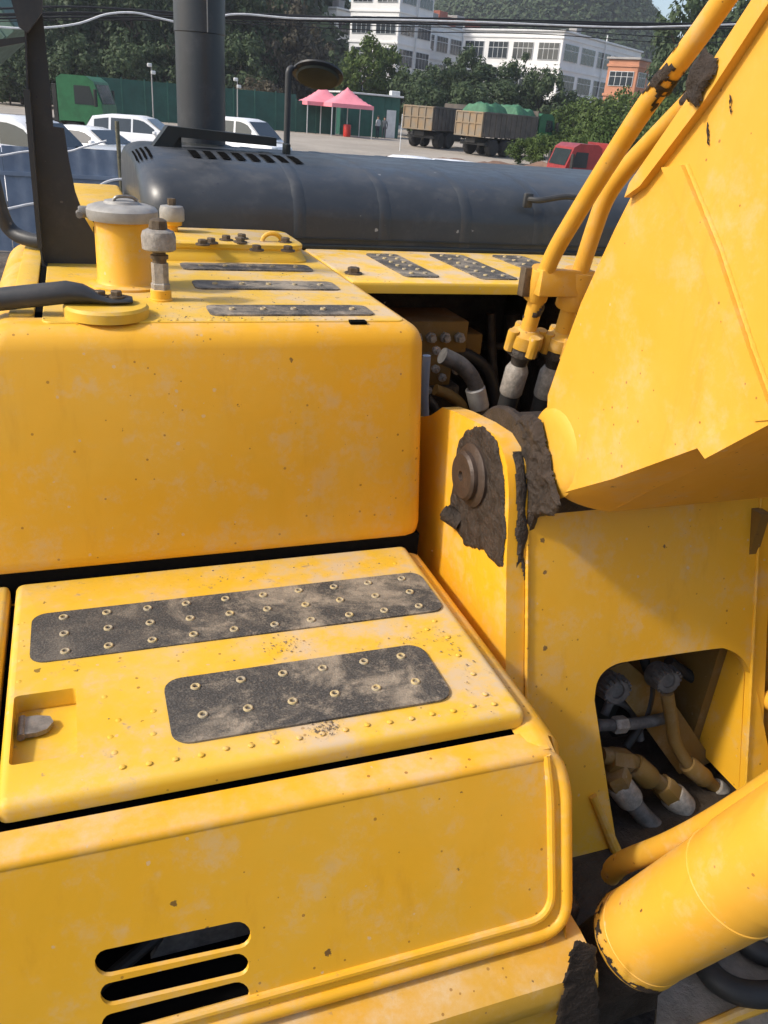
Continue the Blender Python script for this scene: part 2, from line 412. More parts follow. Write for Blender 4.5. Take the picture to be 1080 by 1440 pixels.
# ================================================================== ground
def gz(x, y):
    t = max(0, min(1, (y-34)/34)); return 0.6*t*t*(3-2*t)
def build_ground():
    ys = [-60, -20, -5, 0, 5, 10, 15, 20, 25, 30, 34, 38, 42, 46, 50, 54, 58, 62, 66, 70, 80, 100, 140, 200, 300, 490]
    xs = [-480, -300, -150, -60, -30, -10, 0, 10, 20, 30, 45, 60, 100, 200, 300, 480]
    V = [(x, y, gz(x, y)) for y in ys for x in xs]; n = len(xs)
    F = [(j*n+i, j*n+i+1, (j+1)*n+i+1, (j+1)*n+i) for j in range(len(ys)-1) for i in range(n-1)]
    m = MB(); m.faces(V, F); tag(m.obj('ground', 'ground'), kind='structure')
build_ground()
def heap(name, x0, x1, y0, y1, h, mat, seed, step=0.12, kind='structure'):
    nx = int((x1-x0)/step); ny = int((y1-y0)/step); V = []; F = []
    for j in range(ny+1):
        for i in range(nx+1):
            u = i/nx; v = j/ny; x = x0+(x1-x0)*u; y = y0+(y1-y0)*v
            e = min(1, 4*min(u, 1-u), 4*min(v, 1-v)); e = e*e*(3-2*e)
            z = h*e*(0.62+0.5*noise.noise((x*0.55, y*0.55, seed))+0.2*noise.noise((x*2.2, y*2.2, seed))+0.1*noise.noise((x*6, y*6, seed)))
            V.append((x, y, gz(x, y)-0.05+max(0, z)))
    for j in range(ny):
        for i in range(nx): a = j*(nx+1)+i; F.append((a, a+1, a+nx+2, a+nx+1))
    m = MB(); m.faces(V, F); return tag(m.obj(name, mat), kind=kind)
heap('soil_bank', -9, 1.5, 8.0, 15.2, 0.42, 'soil', 3, 0.1)

# ================================================================== excavator
ROOT = Vector((1.25, 2.6, 0))
EX = empty('excavator', ROOT)
tag(EX, 'big yellow crawler excavator with grey engine hood and greasy boom foot pin', 'excavator')
def part(mb, name, mat, lab=None):
    o = mb.obj(name, mat, EX, loc=-ROOT)
    if lab: o['label'] = lab
    return o
ZT = 2.16; ZL = 1.614
# ---- fuel tank (front leans a little: the foot of the face is nearer)
TANK_K = 0.13
def tank_fn(c):
    w = max(0, min(1, (2.76-c.y)/1.0))
    return Vector((c.x+(0.03*(ZT-c.z) if c.x > 0.4 else -0.34*(ZT-c.z)), c.y-TANK_K*(ZT-c.z)*w, c.z))
m = MB(); m.box(-0.188, 0.757, 1.757, 2.86, 1.622, ZT, 0.046, 5, tank_fn)
tank = part(m, 'fuel_tank', 'yellow')
# top skin of the tank, dusty and trodden: a separate sheet let into the top
m = MB(); m.plate(rrect(-0.082, 0.715, 1.80, 2.83, 0.02), [], lambda u, v: (u, v, ZT+0.003), (0, 0, -0.02), 0.002, 1)
m.obj('top_plate', 'yellow_top', tank)
ZTT = ZT+0.003
def ring_mesh(name, r, h, mat):
    m = MB(); m.lathe((0, 0, 0), (0, 0, 1), [(r, -0.001), (r, h*0.35), (r*0.86, h*0.9), (r*0.7, h), (r*0.55, h*0.8), (r*0.45, -h*0.2), (0.0001, -h*0.3)], 14)
    me = m.mesh(name); me.materials.append(MATS[mat]); return me
def dome_mesh(name, r, h, mat):
    m = MB(); m.lathe((0, 0, 0), (0, 0, 1), [(r, -0.001), (r*0.92, h*0.4), (r*0.6, h*0.85), (0.0001, h)], 10)
    me = m.mesh(name); me.materials.append(MATS[mat]); return me
plain('rivet_paint', (0.46, 0.35, 0.16), 0.7, 0, 0.5, 45, c2=(0.30, 0.26, 0.20))
RIVET = ring_mesh('rivet', 0.0095, 0.0035, 'rivet_paint'); RIVET_S = ring_mesh('rivet', 0.0075, 0.005, 'rivet_paint')
DIMPLE = dome_mesh('dimple', 0.0054, 0.0017, 'yellow_top')
def hexbolt(name='bolt', r=0.014, h=0.012, mat='bolt'):
    m = MB(); m.lathe((0, 0, 0), (0, 0, 1), [(r*1.5, -0.001), (r*1.5, 0.003), (r*1.45, 0.0035)], 18)
    m.lathe((0, 0, 0.003), (0, 0, 1), [(r, 0), (r, h*0.85), (r*0.85, h)], 6)
    me = m.mesh(name); me.materials.append(MATS[mat]); return me
BOLT = hexbolt()
for (x0, x1, y0, y1) in ((0.268, 0.657, 1.845, 1.945), (0.273, 0.655, 2.13, 2.235), (0.272, 0.65, 2.39, 2.49)):
    m = MB(); m.prism(rrect(x0, x1, y0, y1, 0.022), lambda u, v: (u, v, ZTT+0.004), (0, 0, -0.004))
    m.obj('grip_strip', 'grip', tank)
    for k in range(5):
        link('rivet', RIVET_S, None, tank, loc=(x0+0.055+k*(x1-x0-0.10)/4, (y0+y1)/2, ZTT+0.004))
rng = random.Random(4)
for k in range(14):                                        # spot welds along the front rim of the tank top
    link('dimple', DIMPLE, None, tank, loc=(0.15+k*0.037, 1.812+rng.uniform(-.002, .002), ZTT+0.0005))
p = on(516, 461, 2, ZTT)
m = MB(); m.box(p.x-0.022, p.x+0.018, 1.786, 1.806, ZTT-0.006, ZTT+0.0015, 0.001, 1); m.obj('drain_notch', 'dark_void', tank)
m = MB(); m.box(0.04, 0.075, 1.789, 1.797, ZTT-0.004, ZTT+0.001); m.obj('drain_slot', 'dark_void', tank)
# lifting eye on the tank's right wall
m = MB(); pts = []
c = Vector((0.778, 1.95, 1.985))
for k in range(25):
    a = 2*math.pi*k/24; pts.append(c+Vector((0.016*math.cos(a)+0.012, 0.016*math.cos(a)*0.5, 0.033*math.sin(a))))
m.tube(pts, 0.006, 8, False); m.obj('eye_ring', 'yellow', tank)
# side strip along the left top edge of the tank
m = MB(); m.plate(rrect(-0.148, -0.098, 1.86, 2.83, 0.012), [], lambda u, v: (u, v, ZT+0.006), (0, 0, -0.02), 0.004, 2)
m.obj('side_strip', 'yellow_top', tank)
m = MB(); m.box(-0.0975, -0.0825, 1.85, 2.82, ZT-0.01, ZT+0.0015); m.obj('strip_gap', 'dark_void', tank)
# ---- lower tank body behind the tool box
m = MB(); m.box(-0.6, 0.775, 1.79, 2.84, 1.02, 1.655, 0.02, 2); part(m, 'tank_plinth', 'yellow_dirty')
m = MB(); m.box(-0.6, 0.765, 1.702, 1.80, 1.56, 1.64); part(m, 'gap_shade', 'dark_void')  # black box painting the shadow in the gap below the tank
# ---- filler neck
FN = on(181, 412, 2, ZT)+Vector((0, 0.075, 0)); FN.z = ZTT
m = MB(); R = 0.068
m.lathe(FN, (0, 0, 1), [(R+0.022, 0), (R+0.022, 0.006), (R+0.004, 0.01), (R, 0.016), (R-0.002, 0.172)], 40)
neck = part(m, 'filler_neck', 'yellow')
m = MB()
m.lathe(FN+Vector((0, 0, 0.168)), (0, 0, 1), [(R+0.012, -0.012), (R+0.016, -0.004), (R+0.016, 0.012), (R+0.010, 0.019), (R-0.005, 0.024), (R*0.62, 0.026), (R*0.58, 0.032), (R*0.3, 0.036), (0.0001, 0.038)], 40)
cap = m.obj('filler_cap', 'cap_grey', neck)
m = MB(); m.box(FN.x-0.10, FN.x-0.06, FN.y-0.012, FN.y+0.012, ZT+0.162, ZT+0.187, 0.004, 2)
m.cyl(FN+Vector((-0.098, -0.02, 0.166)), FN+Vector((-0.098, 0.02, 0.166)), 0.008, 10); m.obj('cap_hinge', 'steel', neck)
m = MB(); m.tube(smooth_path([FN+Vector((-0.02, -0.025, 0.202)), FN+Vector((-0.01, -0.028, 0.211)), FN+Vector((0.02, -0.02, 0.211)), FN+Vector((0.035, -0.012, 0.202))]), 0.004, 8)
m.obj('cap_handle', 'steel', neck)
# ---- breather valve next to the neck
BV = on(228, 426, 2, ZT); BV.z = ZTT; BV.y += 0.02
def VS(pr): return [(r_*0.93, h_*0.87) for r_, h_ in pr]
m = MB(); m.lathe(BV, (0, 0, 1), VS([(0.029, 0), (0.029, 0.004), (0.026, 0.006), (0.026, 0.028), (0.022, 0.03)]), 20)
bv = part(m, 'breather_valve', 'yellow')
m = MB(); m.lathe(BV, (0, 0, 1), VS([(0.024, 0.028), (0.024, 0.043), (0.021, 0.046), (0.0215, 0.098)]), 6); m.obj('hex_body', 'zinc', bv)
m = MB(); m.lathe(BV, (0, 0, 1), VS([(0.017, 0.096), (0.017, 0.108), (0.022, 0.109), (0.022, 0.118), (0.016, 0.12), (0.016, 0.13)]), 16); m.obj('valve_neck', 'bolt', bv)
m = MB(); m.lathe(BV, (0, 0, 1), VS([(0.036, 0.13), (0.041, 0.134), (0.042, 0.165), (0.038, 0.178), (0.026, 0.184), (0.02, 0.184)]), 26); m.obj('breather_body', 'zinc', bv)
m = MB(); m.lathe(BV, (0, 0, 1), VS([(0.020, 0.182), (0.023, 0.186), (0.021, 0.205), (0.013, 0.21), (0.0001, 0.211)]), 8); m.obj('breather_knob', 'bolt', bv)
# ---- second breather on the hydraulic tank
B2 = on(247, 338, 2, 2.2)+Vector((0, 0.08, 0)); B2.z = 2.185
m = MB(); m.lathe(B2, (0, 0, 1), [(0.022, -0.02), (0.022, 0.015), (0.017, 0.017), (0.017, 0.05)], 18); b2 = part(m, 'tank_breather', 'yellow')
m = MB(); m.lathe(B2, (0, 0, 1), [(0.027, 0.048), (0.03, 0.05), (0.03, 0.068), (0.027, 0.07)], 20); m.obj('breather_ring', 'yellow', b2)
m = MB(); m.lathe(B2, (0, 0, 1), [(0.036, 0.062), (0.038, 0.066), (0.038, 0.095), (0.034, 0.105), (0.012, 0.108)], 24); m.obj('breather_body', 'cap_grey', b2)
m = MB(); m.lathe(B2, (0, 0, 1), [(0.013, 0.106), (0.013, 0.127), (0.0001, 0.129)], 6); m.obj('breather_knob', 'bolt', b2)
# ---- hydraulic tank cover
m = MB()
poly = rrect(0.17, 0.672, 2.53, 2.855, 0.05)
def cover_fn(u, v): return (u, v, 2.208)
b = bmesh.new(); n = len(poly)
rings = []
for off, z in ((0.0, ZT-0.01), (0.0, ZT+0.008), (0.008, ZT+0.02), (0.016, ZT+0.036), (0.012, ZT+0.041), (0.012, ZT+0.052), (0.017, ZT+0.056)):
    cx, cy = 0.42, 2.69
    rings.append([b.verts.new((u-math.copysign(off, u-cx), v-math.copysign(off, v-cy), z)) for u, v in poly])
for a, c in zip(rings, rings[1:]):
    for k in range(n): b.faces.new((a[k], a[(k+1) % n], c[(k+1) % n], c[k]))
b.faces.new(rings[-1]); m.merge(b)
hyd = part(m, 'hydraulic_tank_cover', 'yellow_top')
ZC = ZT+0.056
for px, py in ((318, 335), (338, 338), (297, 339), (340, 333), (401, 338), (361, 349), (405, 350), (285, 341)):
    q = on(px, py, 2, ZC+0.006); link('bolt', BOLT, None, hyd, loc=(q.x, min(q.y, 2.82), ZC), rot=(0, 0, px))
m = MB(); q = on(383, 340, 2, ZC); m.tube([q+Vector((0.03*math.cos(a), 0.004, 0.024*math.sin(a))) for a in [math.pi*k/12 for k in range(13)]], 0.007, 8)
m.obj('lifting_loop', 'yellow', hyd)
# ---- walkway deck with its slanted grip plates
m = MB(); m.plate([(0.735, 2.29), (2.6, 2.27), (2.6, 2.855), (0.735, 2.855)], [], lambda u, v: (u, v, 2.158), (0, 0, -0.034), 0.012, 3)
deck = part(m, 'walkway_deck', 'yellow_top')
for x0, x1, y0, y1 in ((0.925, 1.04, 2.355, 2.76), (1.168, 1.30, 2.335, 2.78), (1.42, 1.55, 2.33, 2.79)):
    m = MB(); m.prism(rrect(x0, x1, y0, y1, 0.02), lambda u, v: (u, v, 2.162), (0, 0, -0.004)); m.obj('grip_strip', 'grip', deck)
    for i in range(2):
        for k in range(6): link('rivet', RIVET_S, None, deck, loc=(x0+0.035+i*(x1-x0-0.07), y0+0.045+k*(y1-y0-0.09)/5, 2.162))
q = on(497, 385, 2, 2.158); link('bolt', BOLT, None, deck, loc=(q.x, q.y, 2.158), scale=(1.3, 1.3, 1.3))
# ---- engine hood
HP = [(2.862, 2.12), (2.862, 2.16), (2.864, 2.255), (2.868, 2.283), (2.884, 2.315), (2.915, 2.345), (2.96, 2.370), (3.02, 2.389), (3.10, 2.406), (3.22, 2.418), (3.36, 2.423), (3.6, 2.423), (3.9, 2.416), (4.05, 2.39), (4.12, 2.33), (4.14, 2.12)]
def hood_ring(x, inset, grow=0):
    out = []
    for y, z in HP:
        cy, cz = 3.5, 2.12
        yy = cy+(y-cy)*(1-inset/0.64); zz = cz+(z-cz)*(1-inset/0.75)
        if grow:
            yy += grow*(-1 if y < 2.95 else 0)*(1 if y < 2.95 else 0); zz += grow*(0 if y < 2.9 else 1)
            if 2.9 <= y < 3.05: yy -= grow*0.5
        out.append((x, yy, zz))
    return out
m = MB(); rings = []
secs = []
for k in range(9):
    a = math.pi/2*k/8; secs.append((0.205+0.10*(1-math.cos(a)), 0.11*(1-math.sin(a))))
for x in (0.6, 1.0, 1.4, 1.8, 2.2, 2.6): secs.append((x, 0))
for k in range(1, 7):
    a = math.pi/2*k/6; secs.append((2.6+0.15*math.sin(a), 0.16*(1-math.cos(a))))
for x, i in secs: rings.append([m.bm.verts.new(v) for v in hood_ring(x, i)])
for a, c in zip(rings, rings[1:]):
    for k in range(len(HP)-1): m.bm.faces.new((a[k], a[k+1], c[k+1], c[k]))
m.bm.faces.new(rings[0]); m.bm.faces.new(rings[-1][::-1])
hood = part(m, 'engine_hood', 'hood_grey')
def rib(x, w=0.03, g=0.0025):
    m = MB(); rr = []
    for xx, gg in ((x-w/2-0.012, -0.002), (x-w/2, g), (x+w/2, g), (x+w/2+0.012, -0.002)): rr.append([m.bm.verts.new(v) for v in hood_ring(xx, 0, gg)])
    for a, c in zip(rr, rr[1:]):
        for k in range(len(HP)-1): m.bm.faces.new((a[k], a[k+1], c[k+1], c[k]))
    return m.obj('hood_rib', 'hood_grey', hood)
for px in (397, 512, 622, 722): rib(on(px, 215, 1, 3.15).x)
m = MB(); m.box(0.34, 2.6, 2.848, 2.87, 2.155, 2.172, 0.004, 1); m.obj('hood_seal', 'black_metal', hood)
m = MB(); m.box(0.36, 2.6, 2.856, 2.866, 2.186, 2.192); m.obj('hood_seam', 'black_metal', hood)
for k in range(8):                                             # vent slots over the crest at the hood's end
    x = 0.40+k*0.052
    m = MB(); rr = []
    for xx in (x, x+0.030):
        rr.append([m.bm.verts.new((xx, y+0.02*0, z+0.0015)) for y, z in ((3.12, 2.410), (3.16, 2.4142), (3.22, 2.4205), (3.29, 2.4235))])
    for i in range(3): m.bm.faces.new((rr[0][i], rr[0][i+1], rr[1][i+1], rr[1][i]))
    m.obj('vent_slot', 'dark_void', hood)
for k in range(4):
    a0, a1 = math.pi/2*(0.30+0.13*k), math.pi/2*(0.37+0.13*k)
    m = MB(); rr = []
    for a in (a0, a1):
        x = 0.205+0.10*(1-math.cos(a)); i = 0.11*(1-math.sin(a)); R_ = hood_ring(x, i)
        rr.append([m.bm.verts.new(Vector(R_[j])+Vector((-0.004, -0.001, 0.0035))) for j in (8, 9, 10)])
    for i in range(2): m.bm.faces.new((rr[0][i], rr[0][i+1], rr[1][i+1], rr[1][i]))
    m.obj('vent_slot', 'dark_void', hood)
# hood handle
q = on(742, 280, 1, 2.87)
m = MB(); m.box(q.x-0.018, q.x+0.018, 2.858, 2.876, q.z-0.03, q.z+0.022, 0.006, 2)
m.tube(bend_path([q+Vector((0.0, -0.005, 0.0)), q+Vector((0.03, -0.035, 0.0)), q+Vector((0.13, -0.04, 0.02)), q+Vector((0.30, -0.04, 0.016)), q+Vector((0.33, 0.0, 0.014))], 0.03), 0.011, 10)
m.obj('hood_handle', 'rail_grey', hood)
# exhaust guard plate bent round the hood's end
def gpt(px, py): v = on(px, py, 1, 3.42); return (v.x, v.z)
m = MB(); m.prism([gpt(*q) for q in ((186, 246), (236, 177), (389, 194), (389, 206), (252, 193), (214, 252))], lambda u, v: (u, 3.42, v), (0, 0.10, 0), 0.003, 1)
m.box(0.36, 0.40, 3.44, 3.50, 2.36, 2.47, 0.003, 1); m.box(0.80, 0.82, 3.44, 3.50, 2.36, 2.46, 0.003, 1)
guard = part(m, 'exhaust_guard', 'black_metal')
# exhaust stack
xl = on(248, 120, 1, 3.75).x; xr = on(316, 120, 1, 3.75).x; xc = (xl+xr)/2; er = (xr-xl)/2
zs = on(282, 47, 1, 3.75).z
m = MB(); m.cyl((xc, 3.75, 2.36), (xc, 3.75, zs+0.02), er, 40); ex = part(m, 'exhaust_pipe', 'hood_grey')
m = MB(); m.lathe((xc, 3.75, zs), (0, 0, 1), [(er*1.005, -0.002), (er*1.03, 0), (er*1.03, 0.62), (er*0.98, 0.62), (er*0.98, 0.1)], 40); m.obj('exhaust_sleeve', 'hood_grey', ex)
m = MB(); m.box(xc+er*0.15, xc+er*0.19, 3.75-er*1.05, 3.75-er*0.98, zs, zs+0.62); m.obj('sleeve_strip', 'cap_grey', ex)  # thin light grey strip up the sleeve
m = MB(); m.lathe((xc, 3.75, 2.41), (0, 0, 1), [(er*1.35, 0), (er*1.35, 0.012), (er*1.05, 0.02)], 32); m.obj('pipe_collar', 'black_metal', ex)
# rear mirror on its stalk
mp = on(404, 150, 1, 3.95); mt = on(406, 97, 1, 3.95)
m = MB(); m.tube(bend_path([(mp.x, 3.95, 2.36), (mt.x, 3.95, mt.z), on(418, 95, 1, 3.97), on(440, 98, 1, 3.98)], 0.02), [0.0145]*1+[0.0145]*8+[0.006]*10, 12)
mir = part(m, 'mirror_stalk', 'rail_grey')
mc = on(447, 106, 1, 3.98)
m = MB(); ax_ = Vector((0.16, 0.42, 0.9)).normalized()
m.lathe(mc, ax_, [(0.06, -0.012), (0.10, -0.006), (0.113, 0.0), (0.113, 0.008), (0.105, 0.011)], 36); m.obj('mirror_shell', 'rail_grey', mir)
m = MB(); m.lathe(mc-ax_*0.0125, -ax_, [(0.098, -0.004), (0.09, 0.004), (0.05, 0.008), (0.0001, 0.010)], 36); m.obj('mirror_glass', 'mirror_glass', mir)
# ---- vented side panel left of the hood
m = MB(); q0 = on(100, 293, 1, 3.0); q1 = on(146, 297, 1, 3.0)
m.box(-0.06, 0.19, 2.88, 3.9, 1.1, q0.z-0.004, 0.02, 3); side = part(m, 'side_panel', 'yellow_top')
for k in range(2):
    m = MB(); z = on(138, 306+k*18, 1, 2.875).z; x = on(130, 306, 1, 2.875).x
    m.box(x, x+0.10, 2.874, 2.89, z-0.016, z+0.012, 0.003, 1); m.obj('vent_slot', 'dark_void', side)
# ---- grab rail running in from the left, flattened and bolted to a round boss
BZ = ZTT+0.024
bc = on(150, 430, 2, BZ)
m = MB(); m.lathe((bc.x, bc.y+0.02, ZTT), (0, 0, 1), [(0.088, -0.001), (0.088, 0.018), (0.083, 0.024), (0.0001, 0.024)], 40); boss = part(m, 'rail_boss', 'yellow_top')
m = MB(); n = 16; path = []
A = on(-160, 438, 1, 1.9); Bq = on(95, 420, 1, bc.y+0.02); Bq.z = BZ+0.024
E_ = Vector((bc.x+0.055, bc.y+0.028, BZ+0.007))
rings = []
for t, h, w in ((0, .024, .024), (.5, .024, .024), (.76, .024, .024), (.82, .02, .027), (.87, .012, .03), (.91, .007, .032), (.98, .007, .03), (1.0, .006, .018)):
    if t <= .76: p = A.lerp(Bq, t/.76)
    else: p = Bq.lerp(E_, (t-.76)/.24); p.z = BZ+h+0.001 if t > .8 else p.z
    rings.append([m.bm.verts.new(p+Vector((0, w*math.cos(2*math.pi*k/n), h*math.sin(2*math.pi*k/n)))) for k in range(n)])
for a, c in zip(rings, rings[1:]):
    for k in range(n): m.bm.faces.new((a[k], a[(k+1) % n], c[(k+1) % n], c[k]))
m.bm.faces.new(rings[-1])
rail = part(m, 'grab_rail', 'rail_grey')
for dx in (-0.012, 0.022): link('bolt', BOLT, None, rail, loc=(bc.x+dx, bc.y+0.022, BZ+0.014), rot=(0, 0, dx*40), scale=(0.9, 0.9, 0.9))
# ---- mirror stay: a pressed channel post with a curved gusset foot
YM = 2.46
def mp_(px, py): v = on(px, py, 1, YM); return (v.x, v.z)
post = [mp_(*q) for q in ((30, -60), (52, -60), (64, 60), (71, 128), (75, 178), (90, 180), (97, 225), (106, 270), (120, 308), (146, 352), (148, 366), (148, 374), (70, 376), (60, 370), (56, 345), (47, 240), (38, 125), (34, 0))]
m = MB(); m.prism(post, lambda u, v: (u, YM, v), (0, 0.008, 0), 0.002, 1); stay = part(m, 'mirror_stay', 'rail_grey')
m = MB()
lf = [mp_(*q) for q in ((30, -60), (34, 0), (38, 125), (47, 240), (56, 345), (60, 370), (70, 376), (148, 374))]
rr = [[m.bm.verts.new((u, y, v)) for u, v in lf] for y in (YM-0.045, YM)] + [[m.bm.verts.new((u+0.004, y, v+0.004)) for u, v in lf] for y in (YM, YM-0.045)]
for a, c in zip(rr, rr[1:]+rr[:1]):
    for k in range(len(lf)-1): m.bm.faces.new((a[k], a[k+1], c[k+1], c[k]))
m.obj('stay_flange', 'rail_grey', stay)
m = MB(); m.prism([mp_(*q) for q in ((36, 126), (45, 126), (62, 345), (56, 345))], lambda u, v: (u-0.004, YM-0.052, v), (0, 0.05, 0), 0.002, 1); m.obj('stay_sleeve', 'rail_grey', stay)
m = MB(); q0 = on(108, 374, 1, YM); m.box(q0.x+0.02, q0.x+0.08, YM-0.05, YM+0.05, ZTT-0.001, q0.z+0.004, 0.003, 1); m.obj('stay_foot', 'yellow', stay)
m = MB(); m.prism([mp_(*q) for q in ((-40, -60), (62, -60), (60, 20), (40, 48), (28, 40), (8, -30))], lambda u, v: (u, YM-0.06, v), (0, 0.03, 0), 0.004, 1)
m.prism([mp_(*q) for q in ((-60, 62), (38, 52), (38, 60), (-60, 78))], lambda u, v: (u, YM-0.03, v), (0, 0.012, 0), 0.003, 1); m.obj('mirror_housing', 'rail_grey', stay)
m = MB(); m.tube(smooth_path([on(-40, 150, 1, 2.7), on(-14, 240, 1, 2.7), on(2, 300, 1, 2.7), on(18, 326, 1, 2.7), on(46, 338, 1, 2.66), on(90, 344, 1, 2.62), on(118, 362, 1, 2.56)]), 0.021, 14)
part(m, 'handrail', 'rail_grey')
q = on(120, 372, 2, ZTT)
m = MB(); m.box(q.x-0.03, q.x+0.035, 2.52, 2.6, ZTT-0.002, ZTT+0.02, 0.003, 1); part(m, 'handrail_foot', 'rail_grey')

# ---- tool box: lid with tread plates, leaning front with vent slots
LX0, LX1, LY0, LY1 = -0.188, 0.728, 1.035, 1.70
rec = rrect(-0.172, -0.068, 1.12, 1.298, 0.008, 3)
m = MB(); m.plate(rrect(LX0, LX1, LY0, LY1, 0.018, 4), [rec[::-1]], lambda u, v: (u, v, ZL-(0.004 if v < 1.06 else 0)), (0, 0, -0.034), 0.016, 4)
lid = part(m, 'tool_box_lid', 'yellow_top')
for x0, x1, y0, y1, r in ((-0.15, 0.708, 1.388, 1.558, 0.03), (0.084, 0.604, 1.10, 1.28, 0.034)):
    m = MB(); m.prism(rrect(x0, x1, y0, y1, r, 6), lambda u, v: (u, v, ZL+0.003), (0, 0, -0.004)); m.obj('grip_plate', 'grip', lid)
    nr = 3 if y1 > 1.5 else 2
    nc = 10 if nr == 3 else 6
    for i in range(nr):
        yy = (1.532, 1.474, 1.413)[i] if nr == 3 else (1.245, 1.163)[i]
        for k in range(nc):
            xx = (-0.088+k*0.0825) if nr == 3 else (0.142+k*0.0815)
            link('rivet', RIVET, None, lid, loc=(xx+rng.uniform(-.002, .002), yy+rng.uniform(-.0015, .0015), ZL+0.003))
for k in range(17): link('dimple', DIMPLE, None, lid, loc=(0.0+k*0.042, 1.072+rng.uniform(-.003, .003), ZL-0.0005))
for k in range(9): link('dimple', DIMPLE, None, lid, loc=(0.668+0.004*(k % 2), 1.10+k*0.064, ZL-0.0005))
for k in range(4): link('dimple', DIMPLE, None, lid, loc=(-0.166, 1.34+k*0.065, ZL-0.0005))
for x, y in ((-0.02, 1.26), (0.0, 1.19), (-0.015, 1.15), (0.06, 1.2), (0.055, 1.14), (-0.01, 1.11), (0.64, 1.33)): link('dimple', DIMPLE, None, lid, loc=(x, y, ZL-0.0005))
def crumbs(spots, z, parent, seed):
    r = random.Random(seed); m = MB()
    for cx, cy, sx_, sy_, n_ in spots:
        for k in range(n_):
            x = r.gauss(cx, sx_); y = r.gauss(cy, sy_); s_ = 0.0008+0.0022*r.random()**4
            a = r.uniform(0, 6.28); q = [Vector((x+s_*r.uniform(.6, 1.3)*math.cos(a+i*1.257), y+s_*r.uniform(.6, 1.3)*math.sin(a+i*1.257), z)) for i in range(5)]
            t_ = Vector((x, y, z+s_*r.uniform(.4, .9))); m.faces(q+[t_], [(i, (i+1) % 5, 5) for i in range(5)])
    return tag(m.obj('dirt_crumbs', 'soil', parent), kind='stuff')
plain('dirt_pale', (0.26, 0.20, 0.14), 0.95, 0, 0.5, 60)
MATS['soil_keep'] = MATS['soil']; MATS['soil'] = MATS['dirt_pale']
crumbs([(0.335, 1.335, 0.03, 0.018, 90), (0.34, 1.083, 0.018, 0.012, 110), (0.6, 1.3, 0.05, 0.012, 60), (0.45, 1.62, 0.2, 0.03, 60), (0.3, 1.35, 0.2, 0.2, 60), (0.66, 1.2, 0.02, 0.1, 30)], ZL+0.0003, lid, 3)
crumbs([(0.26, 1.83, 0.12, 0.012, 90), (0.4, 2.02, 0.15, 0.04, 60), (0.5, 2.32, 0.12, 0.03, 40), (0.2, 1.95, 0.05, 0.04, 30)], ZTT+0.0003, tank, 4)
MATS['soil'] = MATS['soil_keep']
# latch well
m = MB()
o2 = rrect(-0.1735, -0.0665, 1.1185, 1.2995, 0.008, 3)
a = [m.bm.verts.new((u, v, ZL-0.004)) for u, v in o2]; c = [m.bm.verts.new((u*0.97-0.12*0.03, v, ZL-0.027-0.011*(v-1.12)/0.18)) for u, v in o2]
for k in range(len(o2)): m.bm.faces.new((a[k], a[(k+1) % len(o2)], c[(k+1) % len(o2)], c[k]))
m.bm.faces.new(c); m.obj('latch_well', 'yellow_top', lid)
def wellz(y): return ZL-0.027-0.011*(y-1.12)/0.18
lc = on(52, 1024, 2, ZL-0.03)
m = MB(); pl = [(-0.026, -0.018), (0.0, -0.019), (0.018, -0.014), (0.028, 0.0), (0.022, 0.013), (0.0, 0.019), (-0.026, 0.019)]
m.prism(pl, lambda u, v: (lc.x+u, lc.y+v*1.35, wellz(lc.y+v*1.35)+0.014), (0, 0, -0.009), 0.002, 2)
m.cyl((lc.x-0.024, lc.y-0.028, wellz(lc.y)+0.012), (lc.x-0.024, lc.y+0.028, wellz(lc.y)+0.008), 0.007, 12)
m.obj('latch_tongue', 'steel', lid)
# body: hollow shell, its face leaning out towards the foot
TL_K = 0.36; FY = 0.968; ZB = 1.222
def fy(z): return FY-TL_K*(1.585-z)
RX = 0.782
# right shoulder and top frame around the lid
m = MB()
prof = []
for k in range(9):
    a = math.radians(90*k/8); prof.append((0.738+0.044*math.sin(a), 1.545+0.04*math.cos(a)))
sec = [(0.70, 1.572), (0.728, 1.585)]+prof+[(RX+0.004, 1.45), (RX+0.006, 1.36), (RX+0.006, ZB-0.01)]
rr = []
for y, dz, zf in ((1.755, 0.0, 0), (1.06, 0.0, 0), (1.0, -0.004, 0.5), (0.962, -0.018, 1)):
    ring = []
    for x, z in sec:
        yy = y
        if zf: yy = y-(TL_K*(1.585-z))*zf if y > 0.97 else fy(z)-0.002
        ring.append(m.bm.verts.new((x-(0.02 if y < 0.97 and x > 0.76 else 0), yy, z+dz*(1 if z > 1.5 else 0))))
    rr.append(ring)
for a, c in zip(rr, rr[1:]):
    for k in range(len(sec)-1): m.bm.faces.new((a[k], a[k+1], c[k+1], c[k]))
box = part(m, 'tool_box', 'yellow')
